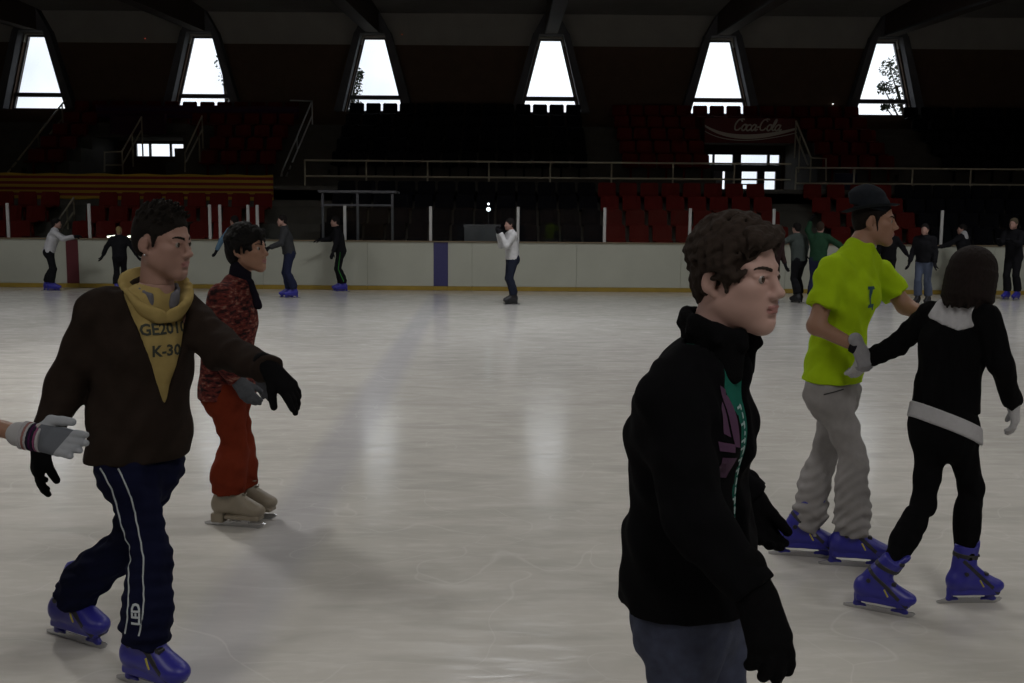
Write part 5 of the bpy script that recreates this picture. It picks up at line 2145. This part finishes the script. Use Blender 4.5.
# ---------------------------------------------------------------- skater at the left edge: only the arm reaches in
def person_reaching():
    Y = 3.10
    R = lambda px, py, dy=0: at(px, py, Y + dy)
    S = Skel(cf=(.97, -.2, 0), pf=(.97, -.2, 0), w=.95,
             pelvis=R(-225, 470), chest=R(-215, 345), neck=R(-205, 268), shR=R(-225, 290, -.17), shL=R(-200, 290, .17),
             elL=R(-95, 405, .12), wrL=R(34, 437, .0), elR=R(-245, 395, -.2), wrR=R(-170, 440, -.25),
             hipR=R(-230, 485, -.08), hipL=R(-220, 485, .08), knR=R(-205, 600, -.1), knL=R(-225, 600, .1),
             footR=A_((-2.30, 3.0, 0)), footL=A_((-2.45, 3.2, 0)),
             handL=(.99, -.06, -.16), handR=(.6, -.2, -.7), toeR=(.97, -.2, 0), toeL=(.97, -.2, 0))
    base = A_((S.pelvis[0], S.pelvis[1], 0))
    root = thing('person', 'skater at the picture edge reaching in an open hand in a striped-cuff glove', 'person', base)
    H = Head(R(-195, 222), head_frame((.97, -.2)), .96, True)
    make_body(root, S, H, M['skin_tan'], .009, .006)
    hp = [H.ell((0, -.018, .050), (.086, .104, .092), .02), H.ell((0, -.060, -.02), (.074, .055, .085), .03), H.ell((0, .098, -.045), (.085, .068, .10), .015, op='s')]
    sdf_obj('hair', hp, .008, M['skate_black'], root, 1, base)
    hem = S.pelvis + A_((0, 0, -.04))
    tp = S.torso(.02) + [cap(S.chest * .3 + S.pelvis * .7, hem, .16, .165, .05, ax=S.pR[:, 1], fl=.76, cut=True)] + S.arms(.02, .12, re=.02) + [folds(0.0050, 52, 5), folds(.001, 60, 1)]
    sdf_obj('t_shirt', tp, .010, cloth('plain_shirt', (.12, .12, .13)), root, 1, base)
    sdf_obj('jeans', S.legs(.016, .97, ea=.030) + S.cuffs(.080, .18) + [cap(S.pelvis + A_((0, 0, .05)), S.pelvis - A_((0, 0, .05)), .145, .156, .05, ax=S.pR[:, 1], fl=.74), folds(0.0050, 57, 7)], .010, M['skate_black'], root, 1, base)
    gm = cloth('pale_grey_glove', (.30, .31, .33), .12, 70)
    # grey palm patch by position along the hand
    nt = gm.node_tree
    b_ = nt.nodes['Principled BSDF']
    tc = nt.nodes.new('ShaderNodeTexCoord')
    sp = nt.nodes.new('ShaderNodeSeparateXYZ')
    nt.links.new(tc.outputs['Object'], sp.inputs[0])
    cr = nt.nodes.new('ShaderNodeValToRGB')
    mr = nt.nodes.new('ShaderNodeMapRange')
    mr.inputs['From Min'].default_value = -.05
    mr.inputs['From Max'].default_value = .20
    ad = nt.nodes.new('ShaderNodeMath')
    ad.operation = 'MULTIPLY_ADD'
    ad.inputs[1].default_value = -.55
    nt.links.new(sp.outputs['X'], ad.inputs[0])
    nt.links.new(sp.outputs['Y'], ad.inputs[2])
    nt.links.new(ad.outputs[0], mr.inputs['Value'])
    cr.color_ramp.interpolation = 'CONSTANT'
    e = cr.color_ramp.elements
    e[0].position, e[0].color = 0, (.34, .34, .35, 1)
    e[1].position, e[1].color = .17, (.36, .33, .31, 1)
    for p, q in ((.20, (.115, .125, .145)), (.56, (.31, .33, .36))):
        k = e.new(p)
        k.color = (*q, 1)
    nt.links.new(mr.outputs[0], cr.inputs['Fac'])
    gt = nt.nodes.new('ShaderNodeMath')
    gt.operation = 'GREATER_THAN'
    gt.inputs[1].default_value = .040
    nt.links.new(sp.outputs['X'], gt.inputs[0])
    mx = nt.nodes.new('ShaderNodeMix')
    mx.data_type = 'RGBA'
    mx.inputs[7].default_value = (.31, .33, .36, 1)
    nt.links.new(gt.outputs[0], mx.inputs[0])
    nt.links.new(cr.outputs['Color'], mx.inputs[6])
    nt.links.new(mx.outputs[2], b_.inputs['Base Color'])
    g = hand_obj('glove', root, S.wrL, S.handL, (.05, .95, -.25), 1, gm, .003, .0035, curl=(.22, .26, .30, .34), spread=.05, thumb=(1.05, -.28, .12), scale=1.12, flat=-.2)
    # ribbed cuff with stripes
    wd = nrm(S.handL)
    cw = S.wrL - wd * .010
    cols = [(.36, .36, .38), (.36, .36, .38), (.26, .13, .12), (.36, .36, .38), (.018, .016, .03), (.05, .012, .05), (.018, .016, .03), (.20, .06, .13), (.36, .36, .38)]
    for i, cc in enumerate(cols):
        a = cw + wd * (-.026 + .0074 * i)
        sdf_obj('cuff_stripe', [cap(a, a + wd * .0078, (.0462 - .0003 * i), (.0462 - .0003 * i), .002, cut=True, cuta=True, ax=(0, 1, 0), fl=.98)], .0026,
                mat('cuff_yarn', cc, .95, spec=.1, bump=(500, .6, .003)), root, 1, base)
    gk = cloth('spare_glove', (.3, .31, .33))
    hand_obj('glove', root, S.wrR, S.handR, (-.3, -.9, .2), -1, gk, .003, .006)
    for q in 'RL':
        skate(root, 'blue', getattr(S, 'foot' + q), S.toeR)
    return root


person_black_jacket()
person_brown_jacket()
person_red_jacket()
person_lime_shirt()
person_black_top()
person_reaching()

# ================================================================== SKATERS NEAR THE FAR BOARDS
_m = {}


def cm(name, col):
    if name not in _m:
        _m[name] = mat(name, col, .9, spec=.15, noise=(20, .2))
    return _m[name]


def far_skater(label, foot, fwd, height, top, legs, hair, armR, armL, skates='blue_far', stride=.10, lean=.05, long_hair=False,
               skin='skin', gloves=('black_glove', (.006, .006, .0075)), w=1.0, headyaw=None, extra=None, shift=0.0):
    """arms: (elbow, wrist) offsets from the shoulder as right, forward, up in metres; the body frame faces fwd"""
    g = gnd(*foot) + A_((shift, 0, 0))
    f = frame((fwd[0], fwd[1], 0))
    k = height / 1.75
    Rr, Ff, U = f[:, 0], f[:, 1], f[:, 2]
    q = lambda r, fo, u: g + (Rr * r + Ff * fo + U * u) * k
    S = Skel(cf=tuple(Ff), pf=tuple(Ff), w=w * k,
             pelvis=q(0, 0, .98), chest=q(0, lean, 1.27), neck=q(0, lean * 1.5, 1.49), shR=q(.165, lean * 1.35, 1.42), shL=q(-.165, lean * 1.35, 1.42),
             hipR=q(.085, 0, .93), hipL=q(-.085, 0, .93), knR=q(.09, .07 + stride * .4, .53), knL=q(-.09, .07 - stride * .4, .53),
             anR=q(.09, -.04 + stride * .8, .24), anL=q(-.09, -.04 - stride * .8, .24), toeR=tuple(Ff), toeL=tuple(Ff),
             elR=q(0, 0, 0), wrR=q(0, 0, 0), elL=q(0, 0, 0), wrL=q(0, 0, 0), handR=(0, 0, -1), handL=(0, 0, -1))
    S.footR, S.footL = q(.09, -.02 + stride * .8, 0), q(-.09, -.02 - stride * .8, 0)
    for sd, arm, sg in (('R', armR, 1), ('L', armL, -1)):
        sh = getattr(S, 'sh' + sd)
        e_, w_ = arm
        el = sh + (Rr * e_[0] * sg + Ff * e_[1] + U * e_[2]) * k
        wr = sh + (Rr * w_[0] * sg + Ff * w_[1] + U * w_[2]) * k
        setattr(S, 'el' + sd, el)
        setattr(S, 'wr' + sd, wr)
        setattr(S, 'hand' + sd, nrm(wr - el))
    S.neck_r = .052 * k
    base = g
    root = thing('person', label, 'person', base)
    hy = headyaw or fwd
    H = Head(q(0, lean * 1.6 + .035, 1.625), head_frame(hy), 1.0 * k)
    pr = S.body(H) + H.prims(True)
    sdf_obj('body', pr, .0125, M[skin], root, 1, base)
    hm = cm(*hair)
    hp = [H.ell((0, -.016, .050), (.084, .102, .092), .01), H.ell((0, -.060, -.005), (.072, .052, .075), .03), H.ell((0, .092, -.045), (.095, .072, .105), .012, op='s')]
    if long_hair:
        hp += [H.cap((0, -.085, .03), (0, -.11, -.20), .065, .04, .03, ax=H.R[:, 1], fl=.6)]
    sdf_obj('hair', hp, .011, hm, root, 1, base)
    tm = cm(*top)
    hem = S.pelvis - U * .06 * k
    jp = S.torso(.026) + [cap(S.chest * .3 + S.pelvis * .7, hem, .155 * k, .165 * k, .05, ax=Ff, fl=.78, cut=True)] + S.arms(.020, .97) \
        + [folds(.004, 40, len(label)), half((0, 0, -1), hem)]
    sdf_obj('jacket', jp, .0125, tm, root, 1, base)
    tp = S.legs(.012, 1.0, ea=.030) + S.cuffs(.074, .20) + [cap(S.pelvis + U * .05, S.pelvis - U * .05, .14 * k, .15 * k, .05, ax=Ff, fl=.74, cuta=True), folds(.003, 40, 9)]
    sdf_obj('trousers', tp, .0125, cm(*legs), root, 1, base)
    gm = cm(*gloves)
    for sd, sg in (('R', -1), ('L', 1)):
        hd = getattr(S, 'hand' + sd)
        back = np.cross(hd, Ff) * sg if abs(float(hd @ Ff)) < .8 else U
        if np.linalg.norm(back) < .2:
            back = Rr * -sg
        hand_obj('glove', root, getattr(S, 'wr' + sd), hd, back, sg, gm, .003, .007, curl=(.3, .34, .38, .44), spread=.06, thumb=(.7, .3))
    for sd in 'RL':
        skate(root, skates, getattr(S, 'foot' + sd), Ff)
    if extra:
        extra(root, S, H, base)
    return root


DOWN = ((.06, .02, -.27), (.10, .10, -.50))
DOWN2 = ((.05, -.05, -.27), (.08, .06, -.50))
FWD = ((.05, .14, -.22), (-.02, .40, -.16))
BL = ('dark_hair', (.008, .0065, .006))

far_skater('skater in white sweater and black trousers holding the maroon board stripe', (51, 291), (1, .35), 1.63, ('white_sweater', (.38, .38, .39)),
           ('black_trousers', (.006, .006, .0075)), BL, ((.02, .20, -.16), (-.02, .44, -.10)), ((.02, .20, -.16), (-.02, .44, -.12)), stride=.06, lean=.10, long_hair=True)
far_skater('blond skater in dark coat between the two strip lamps', (121, 292), (-.3, 1), 1.46, ('dark_coat', (.006, .006, .0075)),
           ('black_trousers', (.006, .006, .0075)), ('blond_hair', (.17, .125, .055)), ((.16, .0, -.22), (.26, .05, -.44)), ((.16, .0, -.22), (.26, .05, -.44)), stride=.08)
far_skater('skater in pale blue jacket mostly hidden behind the woman in red tweed', (234, 294), (-.7, .5), 1.72, ('pale_blue_jacket', (.08, .14, .20)),
           ('navy_trousers', (.012, .014, .03)), BL, DOWN, ((.14, .12, -.22), (.20, .22, -.44)), stride=.08, shift=.12)
far_skater('man in dark grey jacket and blue jeans skating by the boards', (290, 298), (-1, -.25), 1.74, ('dark_grey_jacket', (.030, .031, .033)),
           ('dark_blue_jeans', (.012, .015, .038)), BL, ((.06, .06, -.27), (.04, .30, -.36)), ((.06, .08, -.26), (.03, .32, -.34)), stride=.06, lean=.06)


def green_stripe(root, S, H, base):
    tr = [o for o in root.children if o.name.startswith('trousers')][0]
    for an, kn, hp in ((S.anL, S.knL, S.hipL), (S.anR, S.knR, S.hipR)):
        sd = -S.pR[:, 0] if an is S.anL else S.pR[:, 0]
        pts = []
        for i in range(16):
            t = i / 15
            c = hp + (kn - hp) * min(1, t * 2) if t < .5 else kn + (an - kn) * (t * 2 - 1)
            pts.append((c + sd * .4, c))
        piping('stripe', tr, root, pts, cm('green_stripe', (.03, .16, .03)), .010)


far_skater('skater in black tracksuit with green side stripe by the shelter', (341, 291.5), (-1, -.15), 1.72, ('black_track_top', (.006, .006, .0075)),
           ('black_trousers', (.006, .006, .0075)), BL, ((.04, .18, -.2), (.0, .40, -.22)), DOWN, stride=.04, extra=green_stripe)


def held_phone(root, S, H, base):
    c = (S.wrR + S.wrL) / 2 + S.pR[:, 1] * .05 - base
    obj('held_camera', bevbox(c + A_((-.05, -.05, .0)), c + A_((.05, .05, .09)), .01, 2), M['strap'], root)


far_skater('skater in white jacket and dark jeans with hands raised to the face', (512, 304.5), (-1, -.35), 1.70, ('white_jacket', (.42, .42, .42)),
           ('dark_blue_jeans2', (.011, .014, .026)), BL, ((.02, .16, -.22), (-.10, .26, .04)), ((.02, .16, -.22), (-.10, .26, .04)), skates='black_far', stride=-.04, lean=.02)
far_skater('dark-clothed skater hidden behind the nearest young man', (770, 307), (.3, -1), 1.62, ('maroon_black_top', (.025, .012, .012)),
           ('black_trousers', (.006, .006, .0075)), BL, DOWN, DOWN2, skin='skin_tan', stride=.06)
far_skater('skater in grey-green top with one arm stretched out beside the green jacket', (797, 303), (-.5, 1), 1.66, ('grey_green_top', (.045, .055, .05)),
           ('black_trousers', (.006, .006, .0075)), BL, ((.14, .05, -.20), (.22, .14, -.38)), ((.26, .0, -.10), (.46, .06, -.12)), skates='black_far', stride=.08)
far_skater('skater in dark green jacket with one arm lifted and the other out', (816, 304), (.5, .9), 1.68, ('dark_green_jacket', (.012, .040, .020)),
           ('navy_jeans', (.015, .020, .045)), ('brown_hair', (.03, .02, .014)), ((.24, .0, -.14), (.42, .0, -.32)), ((.10, .05, .16), (.06, .10, .34)), stride=.08)
far_skater('skater in black behind the man with the hat, one arm bent', (886, 298), (-.4, -1), 1.62, ('black_coat', (.006, .006, .0075)),
           ('black_trousers', (.006, .006, .0075)), BL, DOWN, ((.15, -.05, -.20), (.26, .05, -.36)), stride=.06)
far_skater('skater in black top and faded blue jeans with arms down', (922, 305), (-.6, -.8), 1.66, ('black_top', (.006, .006, .0075)),
           ('faded_jeans', (.065, .08, .12)), BL, DOWN, DOWN2, skates='black_far', stride=.08)


def pale_collar(root, S, H, base):
    sdf_obj('collar', [cap(S.neck - A_((0, 0, .05)) - S.cR[:, 1] * .03, S.neck + A_((0, 0, .03)) - S.cR[:, 1] * .02, .095, .075, .02)], .012, cm('pale_collar', (.30, .30, .30)), root, 1, base)


far_skater('skater in black jacket with pale collar resting an arm on the boards', (962, 297), (-.6, .9), 1.66, ('black_jacket', (.006, .006, .0075)),
           ('black_trousers', (.006, .006, .0075)), BL, DOWN, ((.24, .10, -.16), (.42, .22, -.22)), stride=.04, extra=pale_collar, headyaw=(-.9, .3))
far_skater('tall fair-haired skater in black with blue skates at the far boards', (1011, 300), (-.8, -.6), 1.80, ('black_coat', (.006, .006, .0075)),
           ('black_trousers', (.006, .006, .0075)), ('fair_hair', (.07, .055, .035)), ((.04, .14, -.22), (-.02, .34, -.14)), ((.04, .14, -.22), (-.02, .34, -.14)), stride=.05)
